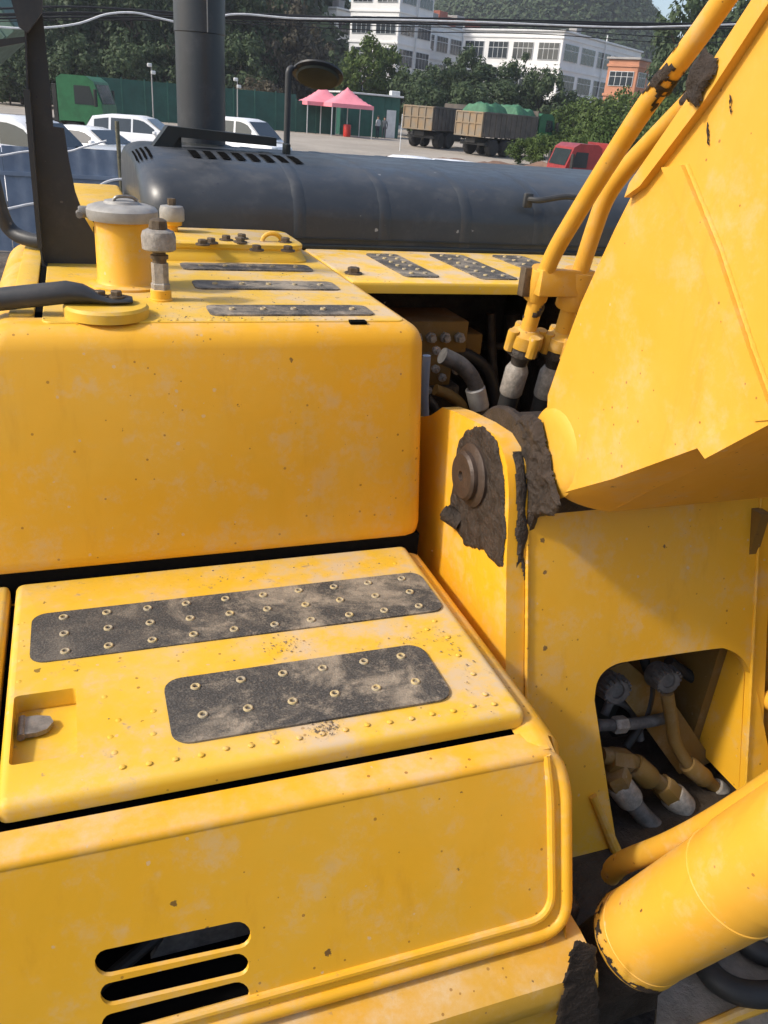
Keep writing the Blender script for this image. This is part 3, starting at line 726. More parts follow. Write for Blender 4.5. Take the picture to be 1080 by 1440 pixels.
# front panel
def fmap(u, v): return (u, fy(v), v)
def slot(pxa, pya, pxb, pyb, hpx):
    out = []
    d = Vector((pxb-pxa, pyb-pya)); d.normalize(); nrm = Vector((-d.y, d.x)); h = hpx/2
    for cx, cy, s in ((pxb, pyb, 1), (pxa, pya, -1)):
        for k in range(9):
            a = -math.pi/2+math.pi*k/8
            q = Vector((cx, cy))+d*(s*h*math.cos(a))+nrm*(s*h*math.sin(a))
            out.append(q)
    res = []
    for q in out:
        r_ = ray(q.x, q.y); t = (FY-TL_K*(1.585-2.6))/(r_.y-TL_K*r_.z); P_ = CAM+r_*t; res.append((P_.x, P_.z))
    return res
slots = [slot(152, 1354, 334, 1315, 38), slot(157, 1398, 334, 1357, 32), slot(160, 1442, 334, 1398, 34)]
outer = [(-0.6, ZB), (RX-0.06, ZB), (RX-0.022, ZB+0.018), (RX-0.004, ZB+0.055), (RX-0.004, 1.50), (RX-0.012, 1.53), (RX-0.03, 1.55), (RX-0.06, 1.558), (-0.6, 1.558)]
nrm = Vector((0, -1, -TL_K)).normalized()
m = MB(); m.plate(outer, [s[::-1] for s in slots], fmap, -nrm*0.006)
panel = m.obj('front_panel', 'yellow', box)
# raised bead along the right and lower edge of the face
def fp(u, v, d=0.0): return Vector(fmap(u, v))+nrm*d
bead = bend_path([fp(RX-0.048, 1.565, -0.004), fp(RX-0.042, 1.50, 0), fp(RX-0.042, ZB+0.045, 0), fp(-0.5, ZB+0.045, 0)], 0.055)
m = MB(); m.tube(bead, 0.0085, 10); m.obj('bead', 'yellow', box)
bead2 = bend_path([Vector((-0.6, 0.9715, 1.5600)), Vector((0.755, 0.9715, 1.5600)), fp(RX-0.010, 1.50, -0.004), fp(RX-0.012, ZB+0.012, -0.004), fp(-0.5, ZB+0.012, -0.004)], 0.06)
m = MB(); m.tube(bead2, 0.0135, 12); m.obj('edge_roll', 'yellow', box)
# top front roll under the lid and the inner fabric
m = MB(); m.box(-0.6, 0.745, 0.9715, 1.022, 1.545, 1.5732); m.obj('top_roll', 'yellow', box)
m = MB(); m.box(-0.6, 0.76, 0.99, 1.70, 1.50, 1.556); m.obj('top_frame', 'dark_void', box)  # black, so it paints the shade in the gap under the lid
m = MB(); m.box(-0.6, LX0-0.012, 1.03, 1.70, 1.56, ZL-0.002, 0.012, 3); m.obj('fixed_cover', 'yellow_top', box)
m = MB(); m.box(-0.6, 0.74, 1.06, 1.10, ZB, 1.50); m.obj('inner_wall', 'dark_void', box)  # wall and floor blackened to paint the shade behind the vent slots
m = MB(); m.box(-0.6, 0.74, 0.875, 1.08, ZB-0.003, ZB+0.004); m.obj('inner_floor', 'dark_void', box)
m = MB(); m.prism([(-0.12, 1.37), (0.20, 1.40), (0.20, 1.46), (-0.12, 1.46)], lambda u, v: (u, 0.99, v), (0, 0.01, 0)); m.obj('inner_sheet', 'hood_grey', box)
m = MB(); m.prism([(0.02, 1.25), (0.20, 1.25), (0.20, 1.335), (0.06, 1.325)], lambda u, v: (u, 0.985, v), (0, 0.01, 0)); m.obj('inner_bracket', 'rubber_grey', box)
m = MB(); m.cyl((-0.08, 0.95, 1.25), (0.05, 1.0, 1.30), 0.012, 10); m.obj('inner_hose', 'rubber', box)
# lower sill under the tool box
m = MB()
sp_ = [(0.845, ZB-0.004), (0.80, ZB-0.012), (0.772, ZB-0.028), (0.762, ZB-0.055), (0.765, ZB-0.09), (0.79, ZB-0.12), (0.80, ZB-0.36), (1.3, ZB-0.36), (1.3, ZB-0.004)]
m.prism(sp_, lambda u, v: (-0.7, u, v), (1.505, 0, 0), 0.004, 1); sill = part(m, 'frame_sill', 'yellow_dirty')
g = on(662, 1432, 1, 0.775)
m = MB(); m.lathe((g.x, 0.785, g.z-0.01), (0, -0.45, 0.9), [(0.012, -0.03), (0.013, 0.0), (0.011, 0.012), (0.004, 0.028), (0.0001, 0.03)], 10); m.obj('grease_nipple', 'steel', sill)

# ---- boom foot brackets and the leaning cross plate between them
BX = 0.83
def bmap(px, py): v = on(px, py, 0, BX); return (v.y, v.z)
bo = [bmap(*q) for q in ((606, 584), (622, 573), (640, 579), (672, 595), (694, 610), (706, 630), (713, 655), (715.5, 690), (715, 720), (712, 800), (711.5, 870), (711, 940))]
bo += [(bo[-1][0]-0.10, 1.20), (bo[-1][0]-0.12, 1.06), (2.3, 1.06), (2.3, 1.75), (1.95, 1.86)]
brs = []
m = MB(); m.prism(bo, lambda u, v: (BX, u, v), (0.046, 0, 0), 0.007, 2); br1 = part(m, 'boom_bracket', 'yellow')
m = MB(); m.prism(bo, lambda u, v: (BX+0.70, u, v), (0.046, 0, 0), 0.007, 2); br2 = part(m, 'boom_bracket', 'yellow')
# pin, its keeper and the grease round it
pc = on(668, 668, 0, BX)
m = MB(); m.lathe((BX, pc.y, pc.z), (-1, 0, 0), [(0.075, -0.001), (0.075, 0.012), (0.066, 0.018), (0.058, 0.02), (0.058, 0.03), (0.052, 0.036), (0.012, 0.037), (0.010, 0.030), (0.0001, 0.030)], 36)
plain('pin_steel', (0.07, 0.048, 0.036), 0.45, 0.2, 0.4, 20, 0.3, 60)
m.obj('boom_pin', 'pin_steel', br1)
kp = on(648, 735, 0, BX); k2 = on(626, 720, 0, BX-0.03)
m = MB(); m.cyl(kp+Vector((0.0, 0, 0)), k2, 0.022, 16); m.cyl(k2, k2+(k2-kp).normalized()*0.006, 0.015, 12); m.obj('pin_keeper', 'grease', br1)
gpoly = [bmap(*q) for q in ((660, 602), (680, 600), (700, 622), (708, 660), (712, 720), (710, 770), (708, 798), (694, 792), (682, 776), (655, 768), (640, 740), (634, 722), (636, 690), (640, 650), (648, 618))]
lump(gpoly, lambda u, v: (BX-0.0005, u, v), (-1, 0, 0), 0.008, 0.0024, 0.9, 1).obj('grease_smear', 'grease', br1)
ring = [(pc.y+0.09*math.cos(a)*1.0, pc.z+0.095*math.sin(a)) for a in [2*math.pi*k/24 for k in range(24)]]
# grease on the front edge of the bracket
def frontmap(u, v):                                            # u across the plate edge, v height
    for (a, b_), (c_, d_) in zip(bo, bo[1:]):
        if (b_-v)*(d_-v) <= 0 and a < 1.75: 
            t = (v-b_)/(d_-b_) if abs(d_-b_) > 1e-6 else 0
            return (BX+u, a+(c_-a)*t-0.001, v)
    return (BX+u, bo[-1][0], v)
zt_, zb_ = bmap(706, 630)[1], bmap(712, 800)[1]
lump([(0.018, zb_+0.03), (0.024, zb_+0.0), (0.034, zb_+0.01), (0.044, zb_-0.03), (0.047, zt_-0.0), (0.022, zt_-0.0), (0.018, zt_-0.08)], frontmap, (0, -1, 0.1), 0.006, 0.0024, 1.0, 6).obj('grease_smear', 'grease', br1)
# boom foot boss between the brackets
m = MB(); m.lathe((BX+0.047, pc.y-0.025, pc.z+0.0), (1, 0, 0), [(0.10, -0.0005), (0.162, 0.0), (0.168, 0.008), (0.166, 0.02), (0.15, 0.026), (0.15, 0.60), (0.10, 0.608)], 44)
part(m, 'boom_foot', 'grease')
# cross plate
LK = 0.311
def lean(px, py, off=0.0):
    r_ = ray(px, py); t = (1.40+off+LK*(2.6-1.85))/(r_.y-LK*r_.z); return CAM+r_*t
def lmap(u, v, off=0.0): return Vector((u, 1.40+off+LK*(v-1.85), v))
ln = Vector((0, -1, LK)).normalized()
op = [lean(*q) for q in ((836, 985), (839, 962), (848, 946), (864, 935), (890, 929), (1000, 913), (1022, 913), (1042, 924), (1056, 946), (1064, 970), (1082, 1060), (1096, 1140), (1085, 1180), (1050, 1200), (905, 1215), (880, 1212), (868, 1192))]
hole = [(q.x, q.z) for q in smooth_path(op+[op[0]], 3)[:-1]]
m = MB(); m.plate([(BX+0.048, 0.90), (BX+0.048, 1.93), (BX+0.698, 1.93), (BX+0.698, 0.90)][::-1], [hole], lmap, -ln*0.022)
cross = part(m, 'cross_plate', 'yellow')
# small gusset under the opening's left edge
ga, gb = lean(832, 1118), lean(862, 1192)
m = MB(); m.tube([ga+ln*0.004, gb+ln*0.012], [0.010, 0.014], 10); m.obj('edge_rod', 'yellow_dirty', cross)
def weld(pts, r, parent, mat='yellow', seed=1):
    P_ = []; pts = [Vector(q) for q in pts]
    for a_, c_ in zip(pts, pts[1:]):
        n_ = max(2, int((c_-a_).length/0.004)); P_ += [a_.lerp(c_, k/n_) for k in range(n_)]
    P_.append(pts[-1]); m = MB(); m.tube(P_, [r*(0.85+0.06*math.sin(k*1.9)+0.25*noise.noise((k*0.23, seed, 0))) for k in range(len(P_))], 7); return m.obj('weld_seam', mat, parent)
weld([lmap(BX+0.050, 1.92)+ln*0.001, lmap(BX+0.050, 1.07)+ln*0.001], 0.0055, cross); weld([lmap(BX+0.696, 1.92)+ln*0.001, lmap(BX+0.696, 1.07)+ln*0.001], 0.0055, cross)
# inside of the frame behind the opening
paint('yellow_shaded', (0.19, 0.105, 0.017), (0.13, 0.085, 0.03), dust=0.7, chips=1.2, rough=0.65, dustc=(0.25, 0.2, 0.14))  # machine yellow darkened: shade of opening and valve bay put into the colour
m = MB(); m.box(1.50, 1.528, 1.35, 2.3, 1.0, 1.8); part(m, 'inner_wall', 'yellow_shaded')
m = MB(); m.prism([(1.06, 0.80), (2.3, 0.80), (2.3, 0.87), (1.08, 0.87)], lambda u, v: (BX+0.05, u, v), (0.60, 0, 0)); part(m, 'inner_floor', 'oily_shade')  # dark coat paints the shade on the floor inside
m = MB(); m.prism([xz(lean(*q)) for q in ((900, 1000), (935, 985), (1000, 1040), (1060, 1130), (1010, 1150), (960, 1080))], lambda u, v: lmap(u, v, 0.16), (0, 0.01, 0), 0.002, 1); part(m, 'inner_gusset', 'yellow_shaded')
def fit_cap(px, py, r, off):
    c = lean(px, py, off); m = MB()
    m.lathe(c, (-0.1, -0.95, 0.35), [(r, -0.05), (r, 0.0), (r*0.9, 0.008), (r*0.55, 0.008), (r*0.5, 0.002), (0.0001, 0.002)], 24)
    for k in range(16):
        a = 2*math.pi*k/16; q = c+Vector((math.cos(a)*r*0.96, 0, math.sin(a)*r*0.9)); m.box(q.x-.003, q.x+.003, q.y-.012, q.y+.02, q.z-.003, q.z+.003)
    return part(m, 'pipe_coupling', 'rubber_grey')
fit_cap(866, 970, 0.038, 0.10); fit_cap(938, 956, 0.036, 0.10)
def hose(name, pts, r, mat, off=0.1, n=12, ends=True):
    m = MB(); P_ = smooth_path([lean(q[0], q[1], q[2] if len(q) > 2 else off) for q in pts]); m.tube(P_, r, n)
    return part(m, name, mat)
def collar(parent, pa, pb, r, mat, off=0.1, hexa=False):
    m = MB(); a, c = lean(pa[0], pa[1], off), lean(pb[0], pb[1], off); d = (c-a)
    m.lathe(a, d, [(r*0.9, 0), (r, d.length*0.12), (r, d.length*0.88), (r*0.9, d.length)], 6 if hexa else 16); return m.obj('coupling', mat, parent)
h = hose('steel_pipe', [(938, 975), (944, 1010), (950, 1045), (972, 1080), (1000, 1102), (1018, 1120)], 0.017, 'yellow_shaded', 0.10)
collar(h, (966, 1074), (992, 1096), 0.026, 'yellow_shaded'); collar(h, (1005, 1106), (1022, 1122), 0.027, 'zinc'); collar(h, (1018, 1118), (1028, 1140), 0.03, 'rubber_grey', hexa=True)
h = hose('steel_pipe', [(845, 1062), (880, 1068), (905, 1084), (940, 1112)], 0.021, 'yellow_shaded', 0.07)
collar(h, (856, 1068), (884, 1072), 0.033, 'yellow_shaded', 0.07, True); collar(h, (890, 1074), (915, 1096), 0.031, 'yellow_shaded', 0.07); collar(h, (930, 1102), (950, 1124), 0.033, 'yellow_shaded', 0.07, True)
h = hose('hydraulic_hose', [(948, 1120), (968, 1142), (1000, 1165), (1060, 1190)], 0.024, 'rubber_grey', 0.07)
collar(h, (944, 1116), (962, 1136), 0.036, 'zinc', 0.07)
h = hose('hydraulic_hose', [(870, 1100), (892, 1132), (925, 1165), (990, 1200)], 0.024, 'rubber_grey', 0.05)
collar(h, (868, 1100), (888, 1126), 0.034, 'zinc', 0.05); collar(h, (862, 1086), (872, 1102), 0.036, 'yellow_shaded', 0.05, True)
h = hose('hydraulic_hose', [(838, 1020), (870, 1019), (905, 1016), (935, 1010)], 0.016, 'rubber_grey', 0.14)
collar(h, (862, 1020), (880, 1018), 0.023, 'zinc', 0.14, True)
h = hose('hydraulic_hose', [(940, 930), (985, 960), (1030, 985), (1075, 1005)], 0.016, 'rubber', 0.2)
h = hose('hydraulic_hose', [(905, 925), (915, 965), (905, 1010), (880, 1050)], 0.013, 'rubber', 0.17)
h = hose('hydraulic_hose', [(850, 1005), (862, 985), (890, 1000), (900, 1040)], 0.012, 'rubber_grey', 0.19)
# ---- boom
XB = 0.90
def omap(px, py): v = on(px, py, 0, XB); return (v.y, v.z)
low = [omap(*q) for q in ((795, 726), (858, 690), (979, 632), (1080, 588))]
top = [omap(*q) for q in ((768, 556), (782, 515), (815, 425), (862, 322), (892, 262), (985, 130), (1060, 15))]
dl = (Vector(low[-1])-Vector(low[-2])).normalized(); dt = (Vector(top[-1])-Vector(top[-2])).normalized()
far_l = Vector(low[-1])+Vector((-0.60, 1.0)).normalized()*1.6; far_t = Vector(top[-1])+dt*1.6
side_poly = top+[tuple(far_t), tuple(far_l)]+low[::-1]
lowA = [omap(*q) for q in ((786, 694), (858, 674), (979, 630), (1080, 588))]
plate_poly = top+[tuple(far_t), tuple(far_l)]+lowA[::-1]+[omap(764, 650)]
m = MB(); m.prism(side_poly, lambda u, v: (XB+0.105, u, v), (0.455, 0, 0)); m.prism(top+[tuple(far_t), tuple(far_l)]+lowA[::-1]+[omap(764, 650)], lambda u, v: (XB+0.05, u, v), (0.06, 0, 0)); m.prism(plate_poly, lambda u, v: (XB+0.004, u, v), (0.05, 0, 0), 0.006, 2)
rr = []
for A2, B2_, w_ in ((omap(764, 650), omap(770, 690), 0.10), (lowA[0], low[0], 0.105), (lowA[1], low[1], 0.105), (lowA[2], low[2], 0.105), (lowA[3], low[3], 0.105), (tuple(far_l), tuple(far_l), 0.105)):
    row = []
    for k in range(7):
        t_ = k/6; a_ = (1-t_)**2; b2c = 2*t_*(1-t_); c2c = t_*t_
        u = A2[0]*a_+(0.5*A2[0]+0.5*B2_[0])*b2c+B2_[0]*c2c; v = A2[1]*a_+(0.4*A2[1]+0.6*B2_[1])*b2c+B2_[1]*c2c
        row.append(m.bm.verts.new((XB+0.0035+w_*c2c+0.18*w_*b2c, u, v-0.0005)))
    rr.append(row)
for a_, c_ in zip(rr, rr[1:]):
    for k in range(6): m.bm.faces.new((a_[k], a_[k+1], c_[k+1], c_[k]))
boom = part(m, 'boom', 'yellow_boom')
# thicker doubler plate ahead of the notch, and the weld strip where it starts
notch = [omap(*q) for q in ((982, 626), (996, 643), (1090, 590))]
wl = [omap(*q) for q in ((934, 236), (962, 232), (1010, 350), (1056, 490), (1092, 590), (1066, 592), (1030, 490), (985, 350))]
m = MB(); m.prism(wl, lambda u, v: (XB-0.0065, u, v), (0.014, 0, 0), 0.006, 4); m.obj('weld_strip', 'yellow_boom', boom)
weld([(XB+0.003, *omap(*q)) for q in ((932, 238), (983, 352), (1028, 492), (1064, 594))], 0.004, boom, 'yellow_boom', 3); weld([(XB+0.003, *omap(*q)) for q in ((964, 232), (1012, 350), (1058, 490), (1094, 590))], 0.004, boom, 'yellow_boom', 4)
nl = [omap(*q) for q in ((979, 624), (994, 645), (1086, 596), (1180, 540), (1170, 520), (1075, 578))]
m = MB(); m.prism(nl, lambda u, v: (XB-0.004, u, v), (0.03, 0, 0), 0.006, 2); m.obj('edge_doubler', 'yellow_boom', boom)
# rounded swelling of the side plate round the foot
fc = omap(772, 634)
m = MB(); m.lathe((XB+0.004, fc[0]-0.01, fc[1]), (-1, 0, 0), [(0.098, -0.0035), (0.092, 0.0), (0.086, 0.003), (0.078, 0.006), (0.06, 0.0078), (0.0001, 0.008)], 56); m.obj('foot_swell', 'yellow_boom', boom)
# top flange
tf = [omap(*q) for q in ((886, 278), (893, 258), (985, 126), (1062, 8))]
m = MB(); d_ = [Vector(q) for q in tf]
fl = [tuple(q) for q in d_]+[tuple(far_t+Vector((0.02, 0.02)))]+[tuple(far_t+Vector((-0.03, -0.03)))]+[omap(*q) for q in ((1078, 24), (1000, 142), (908, 262))]
m.prism(fl, lambda u, v: (XB-0.012, u, v), (0.03, 0, 0), 0.004, 2); m.obj('top_flange', 'yellow_boom', boom)
sm = [omap(*q) for q in ((988, 96), (1004, 70), (1022, 84), (1018, 108), (1004, 128), (994, 154), (976, 150), (978, 122))]
lump(sm, lambda u, v: (XB-0.013, u, v), (-1, 0, 0), 0.018, 0.0024, 1.0, 12).obj('grease_smear', 'grease', boom)
for pts in (((1018, 60), (1030, 40), (1048, 10), (1050, 14), (1034, 44), (1020, 66)), ((992, 165), (996, 185), (996, 205), (993, 203), (991, 183)), ((1024, 128), (1028, 140), (1026, 165), (1024, 150))):
    lump([omap(*q) for q in pts], lambda u, v: (XB+0.0035, u, v), (-1, 0, 0), 0.006, 0.0024, 0.6, 15, 0.004, 0.3).obj('grease_smear', 'grease', boom)
# grease where boom and bracket meet
gp = [omap(*q) for q in ((728, 600), (742, 584), (757, 580), (768, 592), (776, 625), (782, 660), (793, 690), (798, 710), (785, 724), (765, 728), (742, 730), (734, 730), (728, 700), (722, 660))]
lump(gp, lambda u, v: (XB-0.0085, u, v), (-1, 0, 0), 0.018, 0.0024, 1.1, 21).obj('grease_smear', 'grease', boom)
# ---- boom pipes
def pipe(pts, x, r, rad):
    P_ = [on(q[0], q[1], 0, x) for q in pts]; m = MB(); m.tube(bend_path(P_, rad), r, 18); return part(m, 'boom_pipe', 'yellow_boom'), P_
XP1, XP2 = 1.0, 1.09
p1, P1 = pipe([(740, 474), (768, 372), (842, 250), (912, 142), (968, 70), (1060, -60)], XP1, 0.0192, 0.09)
p2, P2 = pipe([(790, 470), (822, 362), (851, 276), (884, 232), (962, 152), (1030, 82), (1120, -20)], XP2, 0.0195, 0.10)
def pipe_smear(pp, a, b_, x, r, seed, a0=0.0, a1=6.28, th=0.0):
    A_, B_ = on(*a, 0, x), on(*b_, 0, x); d = B_-A_; u = d.orthogonal().normalized(); w = d.normalized().cross(u); m = MB(); V = {}
    for i in range(40):
        for j in range(28):
            t_ = i/39; an = a0+(a1-a0)*j/28
            k = noise.noise((t_*d.length*28, math.cos(an)*1.1, math.sin(an)*1.1+seed))+0.4*noise.noise((t_*d.length*90, math.cos(an)*3, math.sin(an)*3+seed))-0.9*abs(t_-0.5)
            if k > th: V[i, j] = m.bm.verts.new(A_+d*t_+(u*math.cos(an)+w*math.sin(an))*(r+0.0006+min(0.003, k*0.006)))
    for (i, j) in list(V):
        q = [V.get(z_) for z_ in ((i, j), (i+1, j), (i+1, (j+1) % 28), (i, (j+1) % 28))]
        if all(q): m.bm.faces.new(q)
    for v in [v for v in m.bm.verts if not v.link_faces]: m.bm.verts.remove(v)
    return m.obj('grease_smear', 'grease', pp)
pipe_smear(p1, (905, 152), (975, 62), XP1, 0.0192, 3, th=-0.12); pipe_smear(p2, (945, 168), (1015, 97), XP2, 0.0195, 8, th=-0.2); pipe_smear(p1, (744, 460), (758, 408), XP1, 0.0192, 5, th=0.0)
def clamp(pp, x, a, b_, r, w=0.0):
    A_, B_ = on(*a, 0, x), on(*b_, 0, x); d = B_-A_; m = MB()
    m.lathe(A_, d, [(r*0.96, 0), (r, 0.003), (r, d.length-0.003), (r*0.96, d.length)], 20)
    return m.obj('pipe_clamp', 'yellow_boom', pp)
clamp(p1, XP1, (752, 420), (765, 378), 0.0285); clamp(p2, XP2, (800, 432), (815, 380), 0.034)
A_ = on(772, 396, 0, XP1); m = MB(); m.box(A_.x-0.02, A_.x+0.12, A_.y+0.0, A_.y+0.03, A_.z-0.035, A_.z+0.025, 0.004, 2); m.obj('clamp_bar', 'yellow_boom', p1)
A_ = on(757, 398, 0, XP1); m = MB(); m.box(A_.x-0.045, A_.x-0.02, A_.y-0.012, A_.y+0.014, A_.z-0.03, A_.z+0.036, 0.003, 2); m.obj('clamp_bolt', 'bolt', p1)
def flange_hose(pp, x, a, b_, sc=1.0, mat='yellow_boom'):
    A_, B_ = on(*a, 0, x), on(*b_, 0, x); d = (B_-A_).normalized()
    m = MB(); m.lathe(A_, d, [(0.022*sc, -0.03), (0.03*sc, -0.022), (0.04*sc, -0.018), (0.042*sc, 0.0), (0.042*sc, 0.012), (0.03*sc, 0.014)], 18)
    u = d.orthogonal().normalized(); w = d.cross(u)
    for k in range(4):
        q = A_+(u*math.cos(k*1.57+.78)+w*math.sin(k*1.57+.78))*0.038*sc; m.lathe(q, d, [(0.013*sc, -0.026), (0.014*sc, -0.022), (0.014*sc, 0.024)], 10)
    f = m.obj('pipe_flange', 'yellow_dirty', pp)
    m = MB(); m.lathe(A_, d, [(0.036*sc, 0.012), (0.04*sc, 0.018), (0.04*sc, 0.034), (0.022*sc, 0.042), (0.02*sc, 0.07)], 16); m.obj('flange_head', 'oily_shade', pp)
    m = MB(); m.lathe(A_, d, [(0.021*sc, 0.065), (0.027*sc, 0.078), (0.029*sc, 0.082), (0.029*sc, 0.145), (0.026*sc, 0.15)], 18); m.obj('hose_ferrule', 'zinc', pp)
    e = A_+d*0.145
    m = MB(); m.tube(smooth_path([e, e+d*0.10, e+d*0.22+Vector((0, 0.02, -0.01)), e+d*0.36+Vector((0, 0.08, -0.03)), e+d*0.5+Vector((0.0, 0.2, -0.02))]), 0.0245*sc, 14)
    h_ = part(m, 'hydraulic_hose', 'rubber'); return h_
flange_hose(p1, XP1, (739, 478), (717, 555)); flange_hose(p2, XP2, (787, 482), (765, 555), 0.95)
# ---- valve bay under the walkway
m = MB(); m.box(0.80, 1.55, 2.845, 2.86, 1.1, 2.12); m.box(0.80, 2.3, 2.3, 2.86, 1.06, 1.09); m.box(1.535, 1.55, 2.3, 2.84, 1.09, 2.12); bay = part(m, 'bay_wall', 'oily_shade')  # dark coat paints the shade of the cavity under the deck
def vb(px0, py0, px1, py1, Y, d, mat, name, bev=0.006):
    a, c = on(px0, py0, 1, Y), on(px1, py1, 1, Y); m = MB()
    m.box(min(a.x, c.x), max(a.x, c.x), Y, Y+d, min(a.z, c.z), max(a.z, c.z), bev, 2); return part(m, name, mat)
v = vb(572, 452, 655, 496, 2.42, 0.2, 'yellow_shaded', 'valve_block')
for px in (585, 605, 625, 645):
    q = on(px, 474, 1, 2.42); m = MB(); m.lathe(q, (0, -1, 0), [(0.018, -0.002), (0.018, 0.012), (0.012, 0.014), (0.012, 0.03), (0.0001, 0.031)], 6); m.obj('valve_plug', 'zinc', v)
v2 = vb(594, 500, 632, 545, 2.38, 0.2, 'yellow_shaded', 'valve_block'); vb(655, 470, 676, 500, 2.5, 0.1, 'yellow_shaded', 'valve_block'); vb(590, 545, 640, 600, 2.36, 0.2, 'oily_shade', 'valve_block')
for px, py in ((612, 492), (611, 518), (620, 530), (640, 520), (600, 548), (628, 556)):
    q = on(px, py, 1, 2.36); m = MB(); m.lathe(q, (0, -1, 0.1), [(0.012, -0.002), (0.014, 0.006), (0.014, 0.016), (0.006, 0.018), (0.006, 0.03), (0.0001, 0.03)], 8); m.obj('valve_plug', 'zinc', v2)
def yh(pts, Y, r, mat, name='hydraulic_hose', n=12):
    m = MB(); m.tube(smooth_path([on(q[0], q[1], 1, Y+(q[2] if len(q) > 2 else 0)) for q in pts]), r, n); return part(m, name, mat)
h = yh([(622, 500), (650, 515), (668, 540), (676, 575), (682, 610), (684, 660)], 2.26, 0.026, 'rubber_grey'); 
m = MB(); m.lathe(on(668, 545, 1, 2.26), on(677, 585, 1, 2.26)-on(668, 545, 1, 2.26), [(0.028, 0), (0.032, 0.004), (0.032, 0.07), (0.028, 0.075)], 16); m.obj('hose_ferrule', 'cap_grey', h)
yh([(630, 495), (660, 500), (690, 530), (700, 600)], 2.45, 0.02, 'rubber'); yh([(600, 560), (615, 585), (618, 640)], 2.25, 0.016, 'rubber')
h = yh([(612, 548), (632, 556), (650, 572), (655, 600)], 2.28, 0.018, 'yellow_shaded', 'steel_pipe')
yh([(600, 500), (597, 560), (600, 620)], 2.1, 0.012, 'fence_blue'); yh([(690, 440), (692, 500), (700, 580)], 2.55, 0.016, 'oily_shade', 'steel_pipe'); yh([(676, 486), (700, 487), (735, 486)], 2.6, 0.014, 'oily_shade', 'steel_pipe')
yh([(720, 440), (722, 520), (718, 600)], 2.6, 0.03, 'oily_shade', 'steel_pipe')
# ---- boom cylinder
XC = 0.93
ca = on(897, 1320, 0, XC); cb = on(1080, 1209, 0, XC+0.06); cdv = (cb-ca).normalized(); CR = 0.0925
m = MB(); m.lathe(ca, cdv, [(CR*0.80, 0.004), (CR*0.96, 0.0), (CR, 0.004), (CR, 0.30), (CR*1.0, 0.36), (CR*1.035, 0.362), (CR*1.035, 1.3), (CR*0.9, 1.31)], 56)
cyl = part(m, 'boom_cylinder', 'yellow_boom')
m = MB(); m.lathe(ca, cdv, [(CR*0.82, -0.022), (CR*0.95, -0.014), (CR*1.02, -0.004), (CR*1.03, 0.004), (CR*1.02, 0.012), (CR*0.99, 0.02)], 56); m.obj('weld_bead', 'yellow_dirty', cyl)
m = MB(); m.lathe(ca, cdv, [(0.05, -0.30), (0.075, -0.2), (CR*0.85, -0.04), (CR*0.86, 0.0)], 30); m.obj('foot_lug', 'grease', cyl)
hp = [on(858, 1232, 0, XC+0.05), on(874, 1214, 0, XC+0.05), on(940, 1188, 0, XC+0.05), on(1010, 1152, 0, XC+0.05), on(1110, 1090, 0, XC+0.06)]
m = MB(); m.tube(smooth_path(hp), [0.021]*3+[0.0235]*22, 16); m.obj('feed_pipe', 'yellow_dirty', cyl)
q = lean(1088, 985)
m = MB(); m.lathe(q, ln, [(0.03, -0.01), (0.03, 0.05), (0.024, 0.06), (0.0001, 0.062)], 16); m.obj('lube_port', 'yellow', cross)
m = MB(); V = {}; u = cdv.orthogonal().normalized(); w = cdv.cross(u)
for i in range(26):
    for j in range(160):
        an = 2*math.pi*j/160; t_ = i/25*0.06
        k = noise.noise((t_*60, math.cos(an)*4, math.sin(an)*4))+0.5*noise.noise((t_*160, math.cos(an)*13, math.sin(an)*13))+0.75-t_*42
        if k > 0 and t_ > 0.004: V[i, j] = m.bm.verts.new(ca+cdv*(t_-0.004)+(u*math.cos(an)+w*math.sin(an))*(CR*1.03+0.0012*min(1, k)))
for (i, j) in list(V):
    q = [V.get(z_) for z_ in ((i, j), (i+1, j), (i+1, (j+1) % 160), (i, (j+1) % 160))]
    if all(q): m.bm.faces.new(q)
for v in [v for v in m.bm.verts if not v.link_faces]: m.bm.verts.remove(v)
m.obj('grease_smear', 'grease', cyl)
for h0, h1, rr_ in ((0.028, 0.034, 1.012), (0.30, 0.312, 1.02)):
    m = MB(); m.lathe(ca, cdv, [(CR*0.99, h0), (CR*rr_, h0+0.002), (CR*rr_, h1-0.002), (CR*0.99, h1)], 56); m.obj('weld_ring', 'yellow_boom', cyl)
# ---- greasy lower frame in front
m = MB(); m.box(0.80, 1.6, 0.9, 1.5, 0.72, 1.02, 0.02, 2); part(m, 'lower_frame', 'oily_shade')
m = MB(); m.box(0.806, 0.85, 0.90, 1.3, 0.7, 1.20, 0.012, 3); part(m, 'frame_cheek', 'oily_shade')
gl = [xz(on(*q, 1, 0.765)) for q in ((806, 1312), (800, 1340), (790, 1370), (778, 1440), (840, 1440), (836, 1330))]
lump(gl, lambda u, v: (u, 0.760, v), (0, -1, 0), 0.006, 0.0026, 0.9, 31).obj('grease_smear', 'grease', sill)
